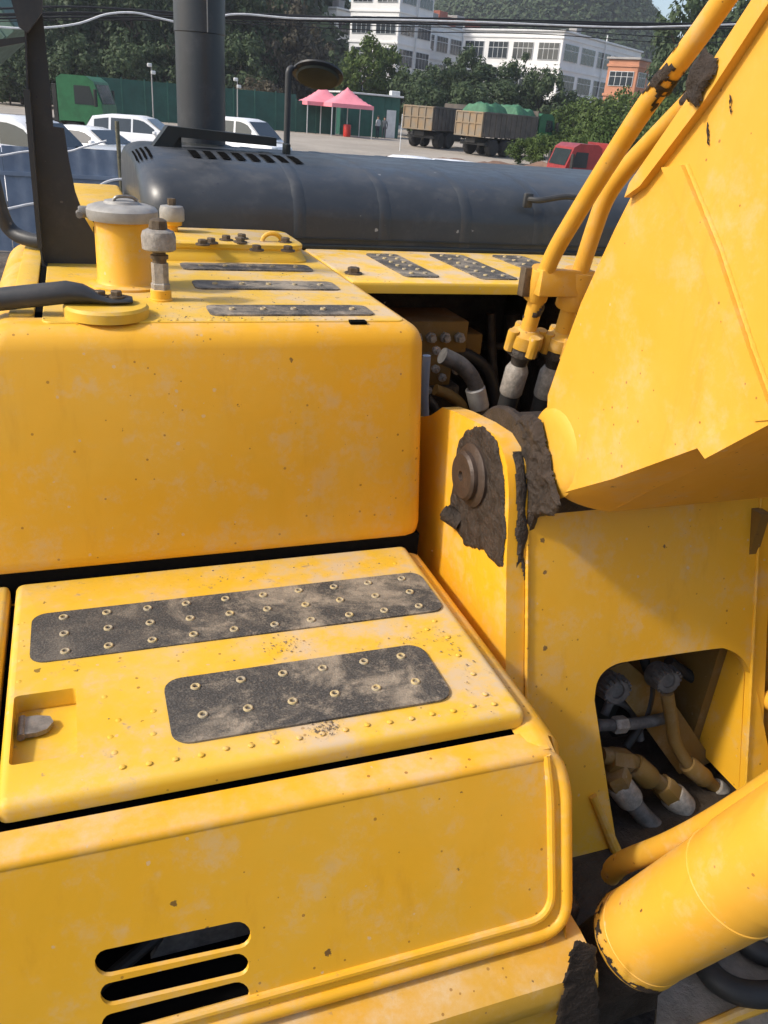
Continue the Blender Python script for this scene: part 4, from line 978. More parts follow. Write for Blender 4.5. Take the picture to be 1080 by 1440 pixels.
# dusty step plate with a hose and yellow edge below the cylinder
ZP = 0.90
m = MB(); m.plate([on(*q, 2, ZP)[:2] for q in ((925, 1400), (985, 1350), (1120, 1290), (1180, 1420), (1100, 1450), (1000, 1470), (920, 1480))][::-1], [], lambda u, v: (u, v, ZP), (0, 0, -0.02)); stp = part(m, 'step_plate', 'dusty_plate')
m = MB(); m.tube(smooth_path([on(*q, 2, ZP+0.03) for q in ((985, 1345), (1005, 1375), (1040, 1395), (1085, 1398), (1140, 1385))]), 0.028, 14); part(m, 'hydraulic_hose', 'rubber')
m = MB(); m.tube(smooth_path([on(*q, 2, ZP+0.03) for q in ((1045, 1320), (1060, 1335), (1090, 1345), (1130, 1340))]), 0.026, 14); part(m, 'hydraulic_hose', 'rubber')
m = MB(); m.tube([on(*q, 2, ZP+0.002) for q in ((980, 1452), (1030, 1430), (1110, 1400))], 0.014, 10); m.obj('plate_edge', 'yellow_dirty', stp)
# ---- frame, counterweight, tracks
m = MB(); m.box(-0.55, 0.80, 1.3, 2.4, 0.86, 1.06, 0.02, 2); m.box(-0.55, 3.0, 2.42, 4.2, 0.86, 1.06, 0.02, 2); m.box(-0.55, 0.8, 0.86, 1.3, 0.80, 0.86, 0.01, 2); m.box(1.62, 3.0, 1.0, 4.1, 1.04, 2.12, 0.03, 2); part(m, 'main_frame', 'yellow_dirty')
m = MB(); pl = [(-0.12, 3.92), (2.9, 3.92)]+[(1.39+1.51*math.cos(a), 4.1+0.75*math.sin(a)) for a in [math.pi*k/16 for k in range(17)]]
m.prism(pl, lambda u, v: (u, v, 0.95), (0, 0, 1.17), 0.05, 3); part(m, 'counterweight', 'yellow_dirty')
def track(x0, x1):
    loop = []
    for k in range(13): a = math.pi/2+math.pi*k/12; loop.append((0.35+0.42*math.cos(a), 0.43+0.42*math.sin(a)))
    for k in range(13): a = -math.pi/2+math.pi*k/12; loop.append((4.2+0.42*math.cos(a), 0.43+0.42*math.sin(a)))
    m = MB(); m.prism(loop, lambda u, v: (x0+0.08, u, v), (x1-x0-0.16, 0, 0)); t = part(m, 'crawler_track', 'chassis')
    P_ = [Vector((0, u, v)) for u, v in loop]+[Vector((0, *loop[0]))]; acc = 0
    sm_ = MB(); sm_.box(x0, x1, -0.08, 0.08, -0.012, 0.012, 0.003, 1); sm_.box(x0, x1, -0.07, -0.055, 0.01, 0.03); me = sm_.mesh('track_shoe'); me.materials.append(MATS['dusty_plate'])
    for a, c in zip(P_, P_[1:]):
        L = (c-a).length; s = -acc
        while s+0.19 <= L or acc == 0 and s == 0:
            s += 0.19
            if s > L: break
            p = a.lerp(c, s/L); d = (c-a).normalized(); ang = math.atan2(d.z, d.y)
            link('track_shoe', me, None, t, loc=(0, p.y, p.z), rot=(ang, 0, 0))
        acc = (acc+L) % 0.19
    return t
track(-0.15, 0.45); track(2.05, 2.65)
m = MB(); m.box(0.45, 2.05, 1.3, 3.3, 0.4, 0.78, 0.05, 2); m.lathe((1.25, 2.3, 0.76), (0, 0, 1), [(0.62, 0), (0.62, 0.12)], 40); part(m, 'undercarriage', 'chassis')

# ================================================================== surroundings
def gp_(px, Y, py=170):                                         # ground point under a pixel column at depth Y
    v = on(px, py, 1, Y); return Vector((v.x, Y, gz(v.x, Y)))
def zat(px, py, Y): return on(px, py, 1, Y).z
# ---- blue sheet fence
FYY = 15.6
fx = lambda px, py=250: on(px, py, 1, FYY).x
zt0 = zat(0, 216, FYY); zt1 = zat(170, 212, FYY)
fr = empty('sheet_fence', (fx(60), FYY, 0)); tag(fr, 'blue corrugated sheet metal fence with white cable along it', 'fence')
def corrugated(x0, x1, zb, zt, depth=0.014, pitch=0.26):
    m = MB(); pts = []; x = x0
    while x < x1:
        for dx, d in ((0, 0), (pitch*.35, 0), (pitch*.5, depth), (pitch*.85, depth)):
            if x+dx <= x1: pts.append((x+dx, d))
        x += pitch
    pts.append((x1, 0)); off = 0.008
    a = [m.bm.verts.new((u, d, zb)) for u, d in pts]; b_ = [m.bm.verts.new((u, d, zt)) for u, d in pts]
    for k in range(len(pts)-1): m.bm.faces.new((a[k], a[k+1], b_[k+1], b_[k]))
    a2 = [m.bm.verts.new((u, d+off, zb)) for u, d in pts]; b2_ = [m.bm.verts.new((u, d+off, zt)) for u, d in pts]
    for k in range(len(pts)-1): m.bm.faces.new((a2[k+1], a2[k], b2_[k], b2_[k+1])); m.bm.faces.new((b_[k], b_[k+1], b2_[k+1], b2_[k]))
    return m
xr_ = fx(168)-fx(60); xl_ = xr_-9.0; w = 0.9
x = xr_; k = 0
while x > xl_:
    m = corrugated(x-w+0.01, x, 0.02, zt1+(zt0-zt1)*(xr_-x)/2.6*0.5); m.obj('sheet_panel', 'fence_blue', fr); x -= w; k += 1
m = MB(); m.box(xl_, xr_, -0.03, 0.0, zt0-0.32, zt0-0.26); m.obj('fence_rail', 'fence_blue', fr)
for xx in (xr_+0.03, xr_-2.7, xr_-5.4):
    m = MB(); m.cyl((xx, -0.06, -0.05), (xx-0.02, -0.06, zt1+0.45), 0.035, 10); m.obj('fence_post', 'post_rust', fr)
m = corrugated(xr_+0.06, xr_+0.9, 0.02, zat(185, 262, FYY+0.4)); m.obj('sheet_panel', 'fence_blue', fr, loc=(0, 0.3, 0))
def cable(pts, Y, r, mat, label, grp=None):
    P_ = smooth_path([on(q[0], q[1], 1, Y) for q in pts], 8)
    m = MB(); m.tube(P_, r, 6); return tag(m.obj('cable', mat), label, 'cable', grp)
cable([(-120, 330), (-40, 305), (10, 294), (50, 286), (95, 283), (125, 270), (150, 256), (172, 252), (200, 255), (260, 270)], FYY-0.18, 0.022, 'cable_white', 'white cable sagging low along the blue sheet fence')
cable([(-120, 228), (-40, 222), (0, 219), (40, 213), (90, 214), (120, 206), (150, 198)], FYY-0.18, 0.016, 'cable_white', 'thin white cable along the top of the blue sheet fence')
# ---- overhead wires
cable([(-150, 22), (0, 38), (60, 39), (110, 33), (150, 20), (190, 18), (230, 27), (270, 33), (330, 20), (420, 26), (560, 28), (700, 32), (860, 38), (950, 37), (1150, 30)], 21, 0.02, 'cable_white', 'pale overhead cable looping up and down in front of the wood')
wg = 'bundle of dark overhead wires'
for k, (a, b_, c_, d_) in enumerate(((10, 22, 26, 33), (18, 24, 31, 38), (24, 26, 34, 41), (20, 19, 29, 35), (28, 30, 38, 52), (25, 33, 45, 60))):
    cable([(-150, a+4), (0, a+2), (120, a), (330, b_), (560, c_-1), (760, c_+3), (950, d_), (1150, d_-4)], 22+0.15*k, 0.022 if k < 4 else 0.011, 'cable_black', 'thick dark overhead wire strung across the yard before the white buildings' if k < 4 else 'thin dark overhead wire hanging below the thick wires', wg)
# ---- vehicles
def wheel(parent, x, y, r, w, name='wheel'):
    m = MB(); m.lathe((0, -w/2, 0), (0, 1, 0), [(r*0.62, 0), (r*0.9, 0.0), (r, w*0.18), (r, w*0.82), (r*0.9, w), (r*0.62, w)], 24)
    t = m.obj(name, 'tyre', parent, loc=(x, y, r))
    m = MB(); m.lathe((0, -w/2+0.015, 0), (0, 1, 0), [(0.0001, 0.01), (r*0.2, 0.0), (r*0.3, 0.03), (r*0.55, 0.03), (r*0.62, 0.0), (r*0.63, w-0.03), (r*0.3, w-0.06), (0.0001, w-0.04)], 20); m.obj('rim', 'rim', t)
def car(name, kind, mat):
    """x forward, built from lofted cross sections"""
    e = empty(name)
    if kind == 'sedan':
        L, Wd, H, belt = 4.6, 1.8, 1.45, 0.92
        lowp = [(-2.28, .62, .78), (-2.25, .86, .98), (-1.9, .90, 1.0), (-1.2, .91, .97), (0, .91, .93), (.9, .90, .95), (1.5, .88, .93), (2.0, .84, .84), (2.22, .76, .72), (2.3, .66, .60)]
        gh = [(-1.85, .70, 0.96), (-1.15, .60, 1.36), (-.6, .585, 1.44), (.2, .59, 1.44), (.55, .61, 1.38), (1.35, .74, 0.94)]
        wins = ((-1.35, -.42), (-.34, .72))
    elif kind == 'suv':
        L, Wd, H, belt = 4.6, 1.85, 1.68, 1.02
        lowp = [(-2.25, .70, .9), (-2.22, .88, 1.05), (-1.8, .92, 1.06), (0, .92, 1.03), (1.0, .91, 1.05), (1.6, .89, 1.0), (2.05, .84, .9), (2.25, .74, .72), (2.3, .66, .62)]
        gh = [(-2.15, .78, 1.05), (-1.85, .66, 1.56), (-1.2, .63, 1.67), (0, .63, 1.69), (.35, .64, 1.62), (1.25, .77, 1.04)]
        wins = ((-1.75, -1.15), (-1.05, -.22), (-.14, .75))
    else:
        L, Wd, H, belt = 4.4, 1.7, 1.9, 1.1
        lowp = [(-2.15, .74, 1.0), (-2.13, .83, 1.12), (-1.7, .85, 1.12), (0, .85, 1.1), (1.2, .85, 1.08), (1.75, .82, 1.0), (2.05, .76, .9), (2.15, .68, .7)]
        gh = [(-2.1, .76, 1.12), (-1.98, .68, 1.72), (-1.6, .66, 1.88), (.3, .66, 1.9), (.72, .66, 1.82), (1.62, .74, 1.08)]
        wins = ((-1.9, -1.0), (-.9, .02), (.12, .98))
    m = MB(); rings = []
    for x, hw, zt in lowp:
        prof = [(-hw*0.9, .30), (-hw, .42), (-hw*1.01, zt*0.62), (-hw*0.985, zt*0.88), (-hw*0.90, zt), (-hw*0.4, zt+0.03), (hw*0.4, zt+0.03), (hw*0.90, zt), (hw*0.985, zt*0.88), (hw*1.01, zt*0.62), (hw, .42), (hw*0.9, .30)]
        rings.append([m.bm.verts.new((x, y, z)) for y, z in prof])
    for a, c in zip(rings, rings[1:]):
        for k in range(12): m.bm.faces.new((a[k], a[(k+1) % 12], c[(k+1) % 12], c[k]))
    m.bm.faces.new(rings[0]); m.bm.faces.new(rings[-1][::-1])
    m.obj('body', mat, e)
    m = MB(); rings = []
    zb = belt-0.02
    for x, hw, zt in gh:
        bw = 0.5*Wd*0.86
        prof = [(-bw, zb), (-hw-(bw-hw)*0.08, zt-0.05*(zt > belt+0.2)), (-hw*0.86, zt), (0, zt+0.015), (hw*0.86, zt), (hw+(bw-hw)*0.08, zt-0.05*(zt > belt+0.2)), (bw, zb)]
        rings.append([m.bm.verts.new((x, y, z)) for y, z in prof])
    for a, c in zip(rings, rings[1:]):
        for k in range(6): m.bm.faces.new((a[k], a[k+1], c[k+1], c[k]))
    m.bm.faces.new(rings[0]); m.bm.faces.new(rings[-1][::-1])
    m.obj('cabin', mat, e)
    bw = 0.5*Wd*0.86
    def roofz(x):
        for (xa, _, za), (xb, _, zb_) in zip(gh, gh[1:]):
            if xa <= x <= xb: return za+(zb_-za)*(x-xa)/(xb-xa)
        return belt
    def halfw(x, z):
        hw = None
        for (xa, ha, _), (xb, hb, _) in zip(gh, gh[1:]):
            if xa <= x <= xb: hw = ha+(hb-ha)*(x-xa)/(xb-xa)
        zt = roofz(x)-0.05; t = max(0, min(1, (z-zb)/max(zt-zb, .05)))
        return bw+(hw+(bw-hw)*0.08-bw)*t+0.006
    for s in (-1, 1):
        for xa, xb in wins:
            m = MB(); q = []
            tops = [(xa+(xb-xa)*i/4) for i in range(5)]
            lo = [m.bm.verts.new((x, s*halfw(x, belt+.05), belt+.05)) for x in tops]
            hi = [m.bm.verts.new((x, s*halfw(x, max(belt+.06, roofz(x)-.13)), max(belt+.06, roofz(x)-.13))) for x in tops]
            for i in range(4): m.bm.faces.new((lo[i], lo[i+1], hi[i+1], hi[i]))
            m.obj('side_window', 'car_glass', e)
    for i0, i1, nm in ((-2, -1, 'windscreen'), (1, 0, 'rear_window')):
        (xa, ha, za), (xb, hb, zb2) = gh[i0], gh[i1]; sg = 1 if nm == 'windscreen' else -1
        m = MB(); f0, f1 = 0.06, 0.88
        V = []
        for f in (f0, f1):
            x = xa+(xb-xa)*f; z = za+(zb2-za)*f; h_ = (ha+(hb-ha)*f)*0.93
            for y in (-h_, -h_*.5, 0, h_*.5, h_): V.append((x+sg*0.012, y, z+0.024))
        m.faces(V, [(i, i+1, i+6, i+5) for i in range(4)]); m.obj(nm, 'car_glass', e)
    wr = 0.33
    for x in (-L*0.29, L*0.30):
        for s in (-1, 1): wheel(e, x, s*(Wd/2-0.10), wr, 0.2)
    for s in (-1, 1):
        xf, hf, zf = lowp[-2]; m = MB(); m.box(xf-0.10, xf+0.055, s*hf*0.62-0.14, s*hf*0.62+0.14, zf-0.13, zf-0.01, 0.03, 2); m.obj('headlight', 'lamp_clear', e)
        xk, hk, zk = lowp[0]; m = MB(); m.box(xk-0.03, xk+0.05, s*hk*0.9-0.1, s*hk*0.9+0.1, zk-0.16, zk+0.02, 0.02, 2); m.obj('tail_light', 'lamp_red', e)
        m = MB(); xm = gh[-1][0]-0.45; m.box(xm-0.06, xm+0.08, s*(bw+0.12)-0.1, s*(bw+0.12)+0.1, belt+0.02, belt+0.16, 0.04, 2); m.obj('wing_mirror', mat, e)
    m = MB(); xf = lowp[-1][0]; m.box(xf-0.05, xf+0.02, -0.45, 0.45, 0.42, 0.56, 0.02, 1); m.obj('grille', 'chassis', e)
    return e
van = car('minivan', 'van', 'car_white'); sedan = car('sedan_car', 'sedan', 'car_white'); suv = car('suv_car', 'suv', 'car_white')
gcar = car('sedan_car', 'sedan', 'car_silver')
def put(o, px, Y, yaw, label, cat, group=None, py=170):
    o.location = gp_(px, Y, py); o.rotation_euler.z = math.radians(yaw); return tag(o, label, cat, group)
CG = 'vehicles parked behind the blue fence'
put(van, 22, 22.5, -38, 'white minivan parked behind the blue fence, raised above the cars beside it', 'van', CG)
put(sedan, 122, 31.5, -42, 'white sedan with pale windscreen next to the minivan behind the blue fence', 'car', CG)
put(suv, 200, 38.5, -24, 'white suv with dark side windows beyond the sedan, behind the blue fence', 'car', CG)
put(gcar, 178, 21.0, -62, 'silver car by the end post of the blue fence, its windscreen dark', 'car', CG, 210)
c2 = copy_tree(sedan); put(c2, -8, 19.0, -52, 'white sedan close against the blue fence, below the minivan', 'car', CG, 190)
v2_ = copy_tree(van); put(v2_, 343, 38.5, -50, 'white minivan standing beside the exhaust stack, in front of the green hoarding', 'van')
for px, Y, yaw in ((582, 25.5, -95), (643, 24.8, -88)):
    c2 = copy_tree(sedan); put(c2, px, Y, yaw, 'white car of which only the roof rises over the grey engine hood', 'car', 'white car roofs behind the engine hood', 215)
gv = car('minivan', 'van', 'car_grey'); put(gv, 922, 30, -120, 'grey minivan half hidden behind the yellow boom pipes', 'van')
# ---- tipper trucks
def tipper(name, bedmat, gatemat, cabmat, raise_=0, label='', group=None, tarp=False):
    """x forward; chassis, ten wheels, ribbed bed, cab"""
    e = empty(name)
    m = MB(); m.box(-3.9, 3.9, -0.42, 0.42, 0.75, 1.08, 0.03, 1); m.box(-3.7, -3.4, -1.1, 1.1, 0.62, 0.8, 0.02, 1); m.box(-1.2, 0.6, -1.05, -0.45, 0.55, 1.0, 0.05, 1); m.obj('chassis', 'chassis', e)
    for x in (-2.75, -1.4, 2.6):
        for s in (-1, 1): wheel(e, x, s*0.98, 0.52, 0.32 if x > 0 else 0.5)
    L0, L1, Hb = -4.1, 1.7, 1.5
    piv = Vector((-3.7, 0, 1.15)); ca_, sa_ = math.cos(math.radians(raise_)), math.sin(math.radians(raise_))
    def rot(v):
        d = Vector(v)-piv; return piv+Vector((d.x*ca_-d.z*sa_, d.y, d.x*sa_+d.z*ca_))
    def rb(mb, *a): mb.box(*a[:6], 0.012, 1, lambda c: rot(c))
    m = MB(); rb(m, L0, L1, -1.18, 1.18, 1.16, 1.24); rb(m, L0, L1, -1.2, -1.14, 1.16, 1.16+Hb); rb(m, L0, L1, 1.14, 1.2, 1.16, 1.16+Hb); rb(m, L1-0.06, L1, -1.2, 1.2, 1.16, 1.16+Hb+0.35)
    rb(m, L0-0.02, L1, -1.26, -1.2, 1.16+Hb-0.1, 1.16+Hb+0.02); rb(m, L0-0.02, L1, 1.2, 1.26, 1.16+Hb-0.1, 1.16+Hb+0.02)
    bed = m.obj('bed', bedmat, e)
    for k in range(11):
        for s in (-1, 1):
            x = L0+0.12+k*0.55; m = MB(); rb(m, x, x+0.12, s*1.2-0.06 if s < 0 else 1.2, s*1.2 if s < 0 else 1.26, 1.2, 1.16+Hb-0.1); m.obj('bed_rib', bedmat, bed)
    m = MB(); rb(m, L0-0.08, L0-0.01, -1.2, 1.2, 1.12, 1.16+Hb); gate = m.obj('tailgate', gatemat, e)
    for k in range(5):
        y = -1.2+k*0.585; m = MB(); rb(m, L0-0.14, L0-0.08, y, y+0.09, 1.14, 1.16+Hb-0.02); m.obj('gate_rib', gatemat, gate)
    for z in (1.14, 1.16+Hb*0.5, 1.16+Hb-0.1):
        m = MB(); rb(m, L0-0.13, L0-0.08, -1.2, 1.2, z, z+0.09); m.obj('gate_rail', gatemat, gate)
    cbx = [(2.0, 1.0), (2.0, 2.75), (2.25, 2.9), (3.3, 2.9), (3.62, 2.7), (3.95, 1.75), (4.0, 0.75), (3.2, 0.75), (3.1, 1.05), (2.1, 1.05)]
    m = MB(); m.prism(cbx, lambda u, v: (u, -1.16, v), (0, 2.32, 0), 0.05, 2); cab = m.obj('cab', cabmat, e)
    for s in (-1, 1):
        m = MB(); m.prism([(2.75, 1.75), (3.66, 1.75), (3.45, 2.5), (2.75, 2.5)], lambda u, v: (u, s*1.165, v), (0, s*0.006, 0)); m.obj('side_window', 'car_glass', cab)
        m = MB(); m.box(3.7, 3.8, s*1.4-0.12, s*1.4+0.12, 1.7, 2.4, 0.02, 1); m.box(3.7, 3.74, min(s*1.1, s*1.4), max(s*1.1, s*1.4), 2.3, 2.34); m.obj('wing_mirror', 'chassis', cab)
        m = MB(); m.box(3.98, 4.03, s*0.85-0.16, s*0.85+0.16, 0.85, 1.05, 0.02, 1); m.obj('headlight', 'lamp_clear', cab)
    m = MB(); m.prism([(3.69, 2.58), (3.95, 1.85)], lambda u, v: (u, 0, v), (0, 0.01, 0)) if False else m.faces([(3.675, -1.0, 2.6), (3.675, 1.0, 2.6), (3.955, 1.0, 1.82), (3.955, -1.0, 1.82)], [(0, 1, 2, 3)]); m.obj('windscreen', 'car_glass', cab)
    m = MB(); m.box(1.76, 1.96, -1.1, 1.1, 1.0, 2.5, 0.02, 1); m.obj('air_stack', 'chassis', e)
    if label: tag(e, label, 'truck', group)
    return e
def tarp(px0, px1, pyt, Y, zb, label, grp):
    x0, x1 = on(px0, 150, 1, Y).x, on(px1, 150, 1, Y).x; h = on(px0, pyt, 1, Y).z-zb; m = MB(); n = 18; V = []
    for j in range(11):
        for i in range(n+1):
            u, v = i/n, j/10; e_ = min(1, 6*min(u, 1-u), 5*min(v, 1-v)); e_ = math.sin(e_*math.pi/2)
            z = h*(0.1+0.75*e_)+0.25*noise.noise((u*7, v*4, px0))*e_*h*2
            V.append((x0+(x1-x0)*u, Y-1.0+2.0*v, zb+max(0.02, z)))
    m.faces(V, [(j*(n+1)+i, j*(n+1)+i+1, (j+1)*(n+1)+i+1, (j+1)*(n+1)+i) for j in range(10) for i in range(n)])
    return tag(m.obj('tarpaulin', 'tarp_green'), label, 'tarpaulin', grp)
tg = 'rusty tippers parked at the back of the yard'
t1 = tipper('tipper_truck', 'bed_rust', 'bed_gate', 'truck_green', 0, 'rusty tipper with tan tailgate parked nearest the green shed with white door', tg)
t1.location = gp_(628, 62); t1.rotation_euler.z = math.radians(38)
t2 = copy_tree(t1); tag(t2, 'rusty tipper under green tarpaulins parked between the other tipper and bushes', 'truck', tg)
t2.location = gp_(716, 57); t2.rotation_euler.z = math.radians(24)
def on_bed(t, label, x0, x1):
    n = 18; m = MB(); V = []
    h = 0.75
    for j in range(11):
        for i in range(n+1):
            u, v = i/n, j/10; e_ = min(1, 6*min(u, 1-u), 5*min(v, 1-v)); e_ = math.sin(e_*math.pi/2)
            z = h*(0.05+0.7*e_)+0.22*noise.noise((u*3.5+x0, v*3, x0))*e_*h*1.4+0.10*noise.noise((u*9, v*7, x0))*e_+0.05*noise.noise((u*19, v*15, x0))*e_
            V.append((x0+(x1-x0)*u, -1.13+2.26*v, max(0.0, z)))
    m.faces(V, [(j*(n+1)+i, j*(n+1)+i+1, (j+1)*(n+1)+i+1, (j+1)*(n+1)+i) for j in range(10) for i in range(n)])
    o = m.obj('tarpaulin', 'tarp_green'); o.location = t.location+Vector((0, 0, 2.6)); o.rotation_euler = t.rotation_euler
    return tag(o, label, 'tarpaulin', 'green tarpaulins on the tipper')
on_bed(t2, 'crumpled green tarpaulin over the tailgate end of the tipper load', -3.9, -1.5); on_bed(t2, 'crumpled green tarpaulin over the cab end of the tipper load', -0.6, 1.6)
t3 = tipper('tipper_truck', 'bed_green', 'bed_green', 'truck_green', 38, 'green tipper truck with its bed raised, behind the white cars', None)
t3.location = gp_(34, 45); t3.rotation_euler.z = math.radians(-18)
rt_ = tipper('light_truck', 'truck_red', 'truck_red', 'truck_red', 0, 'red truck behind the engine hood, seen between hood and boom pipes')
rt_.scale = (0.72,)*3; rt_.location = gp_(876, 30, 230); rt_.rotation_euler.z = math.radians(175)
# ---- green hoarding, shed, tents
HY = 72
hr = empty('hoarding', gp_(300, HY)); tag(hr, 'long dark green site hoarding of flat panels behind the parked cars', 'fence')
hx0, hx1 = on(140, 150, 1, HY).x, on(472, 170, 1, HY).x; n = 11; pw = (hx1-hx0)/n
for k in range(n):
    xa = hx0+k*pw-hr.location.x; m = MB(); m.box(xa+0.02, xa+pw-0.02, -0.03, 0.03, 0.02, 2.75 if k < 9 else 2.35, 0.01, 1)
    m.obj('hoarding_panel', 'teal', hr)
    m = MB(); m.box(xa-0.05, xa+0.05, -0.08, 0.0, 0, 2.85 if k < 9 else 2.45, 0.01, 1); m.obj('hoarding_post', 'teal_wall', hr)
sh = gp_(519, HY+2, 185)
sx0, sx1 = on(478, 170, 1, HY+2).x-sh.x, on(561, 170, 1, HY+2).x-sh.x
se = empty('site_shed', sh); tag(se, 'dark green site shed with a white door behind the pink tents', 'shed')
hs = zat(520, 134, HY+2)-sh.z
m = MB(); m.box(sx0, sx1, 0, 5, 0, hs, 0.03, 1); m.obj('wall', 'teal_wall', se)
m = MB(); m.box(sx0-0.2, sx1+0.2, -0.3, 5.2, hs, hs+0.14, 0.02, 1); m.obj('roof', 'white_metal', se)
for k in range(8):
    x = sx0+0.3+k*(sx1-sx0-0.5)/8; m = MB(); m.box(x, x+0.06, -0.035, 0, 0.1, hs-0.1); m.obj('wall_rib', 'teal_wall', se)
dx0, dx1 = on(543, 170, 1, HY+2).x-sh.x, on(556, 170, 1, HY+2).x-sh.x
m = MB(); m.box(dx0, dx1, -0.07, -0.01, 0.02, 2.2, 0.01, 1); dr = m.obj('door', 'white_metal', se)
m = MB(); m.box(dx0+0.06, dx0+0.14, -0.11, -0.07, 1.0, 1.1); m.obj('handle', 'chassis', dr)
m = MB(); m.box(sx1-0.9, sx1-0.1, -0.1, 0.5, hs+0.14, hs+0.5, 0.04, 1); m.obj('roof_unit', 'white_metal', se)
def tent(px, Y, w, label, group):
    c = gp_(px, Y, 185); e = empty('canopy_tent', c); hh = w/2; ze, zp = 2.35, 3.55
    n = 6; m = MB(); V = []
    for j in range(2*n+1):
        for i in range(2*n+1):
            u, v = (i-n)/n, (j-n)/n; d = max(abs(u), abs(v)); V.append((u*hh, v*hh, ze+(zp-ze)*(1-d)**1.35))
    s_ = 2*n+1
    m.faces(V, [(j*s_+i, j*s_+i+1, (j+1)*s_+i+1, (j+1)*s_+i) for j in range(2*n) for i in range(2*n)]); m.obj('canopy', 'tent_pink', e)
    for a, b_ in (((-1, -1), (1, -1)), ((1, -1), (1, 1)), ((1, 1), (-1, 1)), ((-1, 1), (-1, -1))):
        m = MB(); m.faces([(a[0]*hh, a[1]*hh, ze), (b_[0]*hh, b_[1]*hh, ze), (b_[0]*hh, b_[1]*hh, ze-0.28), (a[0]*hh, a[1]*hh, ze-0.28)], [(0, 1, 2, 3)]); m.obj('valance', 'tent_pink', e)
    for a in ((-1, -1), (1, -1), (1, 1), (-1, 1)):
        m = MB(); m.box(a[0]*(hh-0.04)-0.03, a[0]*(hh-0.04)+0.03, a[1]*(hh-0.04)-0.03, a[1]*(hh-0.04)+0.03, 0, ze); m.obj('leg', 'white_metal', e)
    return tag(e, label, 'tent', group)
tent(452, 72, 3.4, 'pink canopy tent standing against the green hoarding, farther from the shed door', 'pink canopy tents')
tent(486, 69.5, 3.4, 'pink canopy tent in front of the green shed, nearer the white door', 'pink canopy tents')
c = gp_(488, 69.4, 185)
m = MB(); m.lathe(c, (0, 0, 1), [(0.28, 0), (0.3, 0.05), (0.3, 0.85), (0.27, 0.9), (0.25, 0.88), (0.0001, 0.87)], 18); m.obj('drum', 'red_plastic')
tag(bpy.data.objects['drum'], 'red drum standing under the pink tent by the shed', 'drum')
def person(px, Y, shirt, pants, label, h=1.7, turn=0.0):
    c = gp_(px, Y, 185)
    P_ = {'pel': (0, 0, .93, .15), 'waist': (0, 0, 1.08, .135), 'chest': (0, 0, 1.32, .155), 'neck': (0, 0, 1.47, .06), 'head0': (0, .01, 1.55, .085), 'head': (0, .01, 1.66, .095), 'top': (0, .01, 1.72, .06)}
    E_l = [('pel', 'waist'), ('waist', 'chest'), ('chest', 'neck'), ('neck', 'head0'), ('head0', 'head'), ('head', 'top')]
    for n_, sg in (('l', 1), ('r', -1)):
        P_.update({'hip'+n_: (sg*.10, 0, .88, .10), 'knee'+n_: (sg*.12, .02, .48, .065), 'ank'+n_: (sg*.12, -.01, .08, .045), 'toe'+n_: (sg*.13, .15, .035, .04), 'sho'+n_: (sg*.20, 0, 1.40, .065), 'elb'+n_: (sg*.26, -.02, 1.12, .048), 'wri'+n_: (sg*.25, .08, .88, .034), 'han'+n_: (sg*.245, .11, .78, .035)})
        E_l += [('pel', 'hip'+n_), ('hip'+n_, 'knee'+n_), ('knee'+n_, 'ank'+n_), ('ank'+n_, 'toe'+n_), ('chest', 'sho'+n_), ('sho'+n_, 'elb'+n_), ('elb'+n_, 'wri'+n_), ('wri'+n_, 'han'+n_)]
    ks = list(P_); me = bpy.data.meshes.new('person'); me.from_pydata([P_[k][:3] for k in ks], [(ks.index(a), ks.index(b_)) for a, b_ in E_l], [])
    o = bpy.data.objects.new('person', me); COL.objects.link(o); o.location = c; o.rotation_euler.z = turn; o.scale = (h/1.77,)*3
    md = o.modifiers.new('skin', 'SKIN'); sv = me.skin_vertices[0].data
    for i, k in enumerate(ks): sv[i].radius = (P_[k][3],)*2
    sv[0].use_root = True
    o.modifiers.new('sub', 'SUBSURF').render_levels = 1
    mt, t, b = nodes('person_'+str(px)); tc = N(t, 'ShaderNodeTexCoord'); sp = N(t, 'ShaderNodeSeparateXYZ'); t.links.new(tc.outputs['Object'], sp.inputs[0])
    col = mixc(t, math_(t, 'GREATER_THAN', sp.outputs[2], 0.96), pants, shirt); col = mixc(t, math_(t, 'GREATER_THAN', sp.outputs[2], 1.48), col, (0.40, 0.24, 0.16))
    col = mixc(t, math_(t, 'LESS_THAN', sp.outputs[2], 0.09), col, (0.02, 0.02, 0.02)); t.links.new(col, b.inputs['Base Color']); b.inputs['Roughness'].default_value = 0.85; me.materials.append(mt)
    m = MB(); m.lathe((0, -0.005, 1.66), (0, -0.15, 1), [(0.098, -0.01), (0.108, 0.03), (0.10, 0.075), (0.06, 0.105), (0.0001, 0.115)], 14); m.obj('hair', 'cable_black', o)
    return tag(o, label, 'person')
person(531, 71, (0.5, 0.5, 0.5), (0.03, 0.035, 0.05), 'person in a pale top and dark trousers standing before the green shed', 1.72, 0.5)
person(540, 71.6, (0.06, 0.07, 0.08), (0.04, 0.04, 0.05), 'person in dark clothes standing right beside the white shed door', 1.68, 2.6)
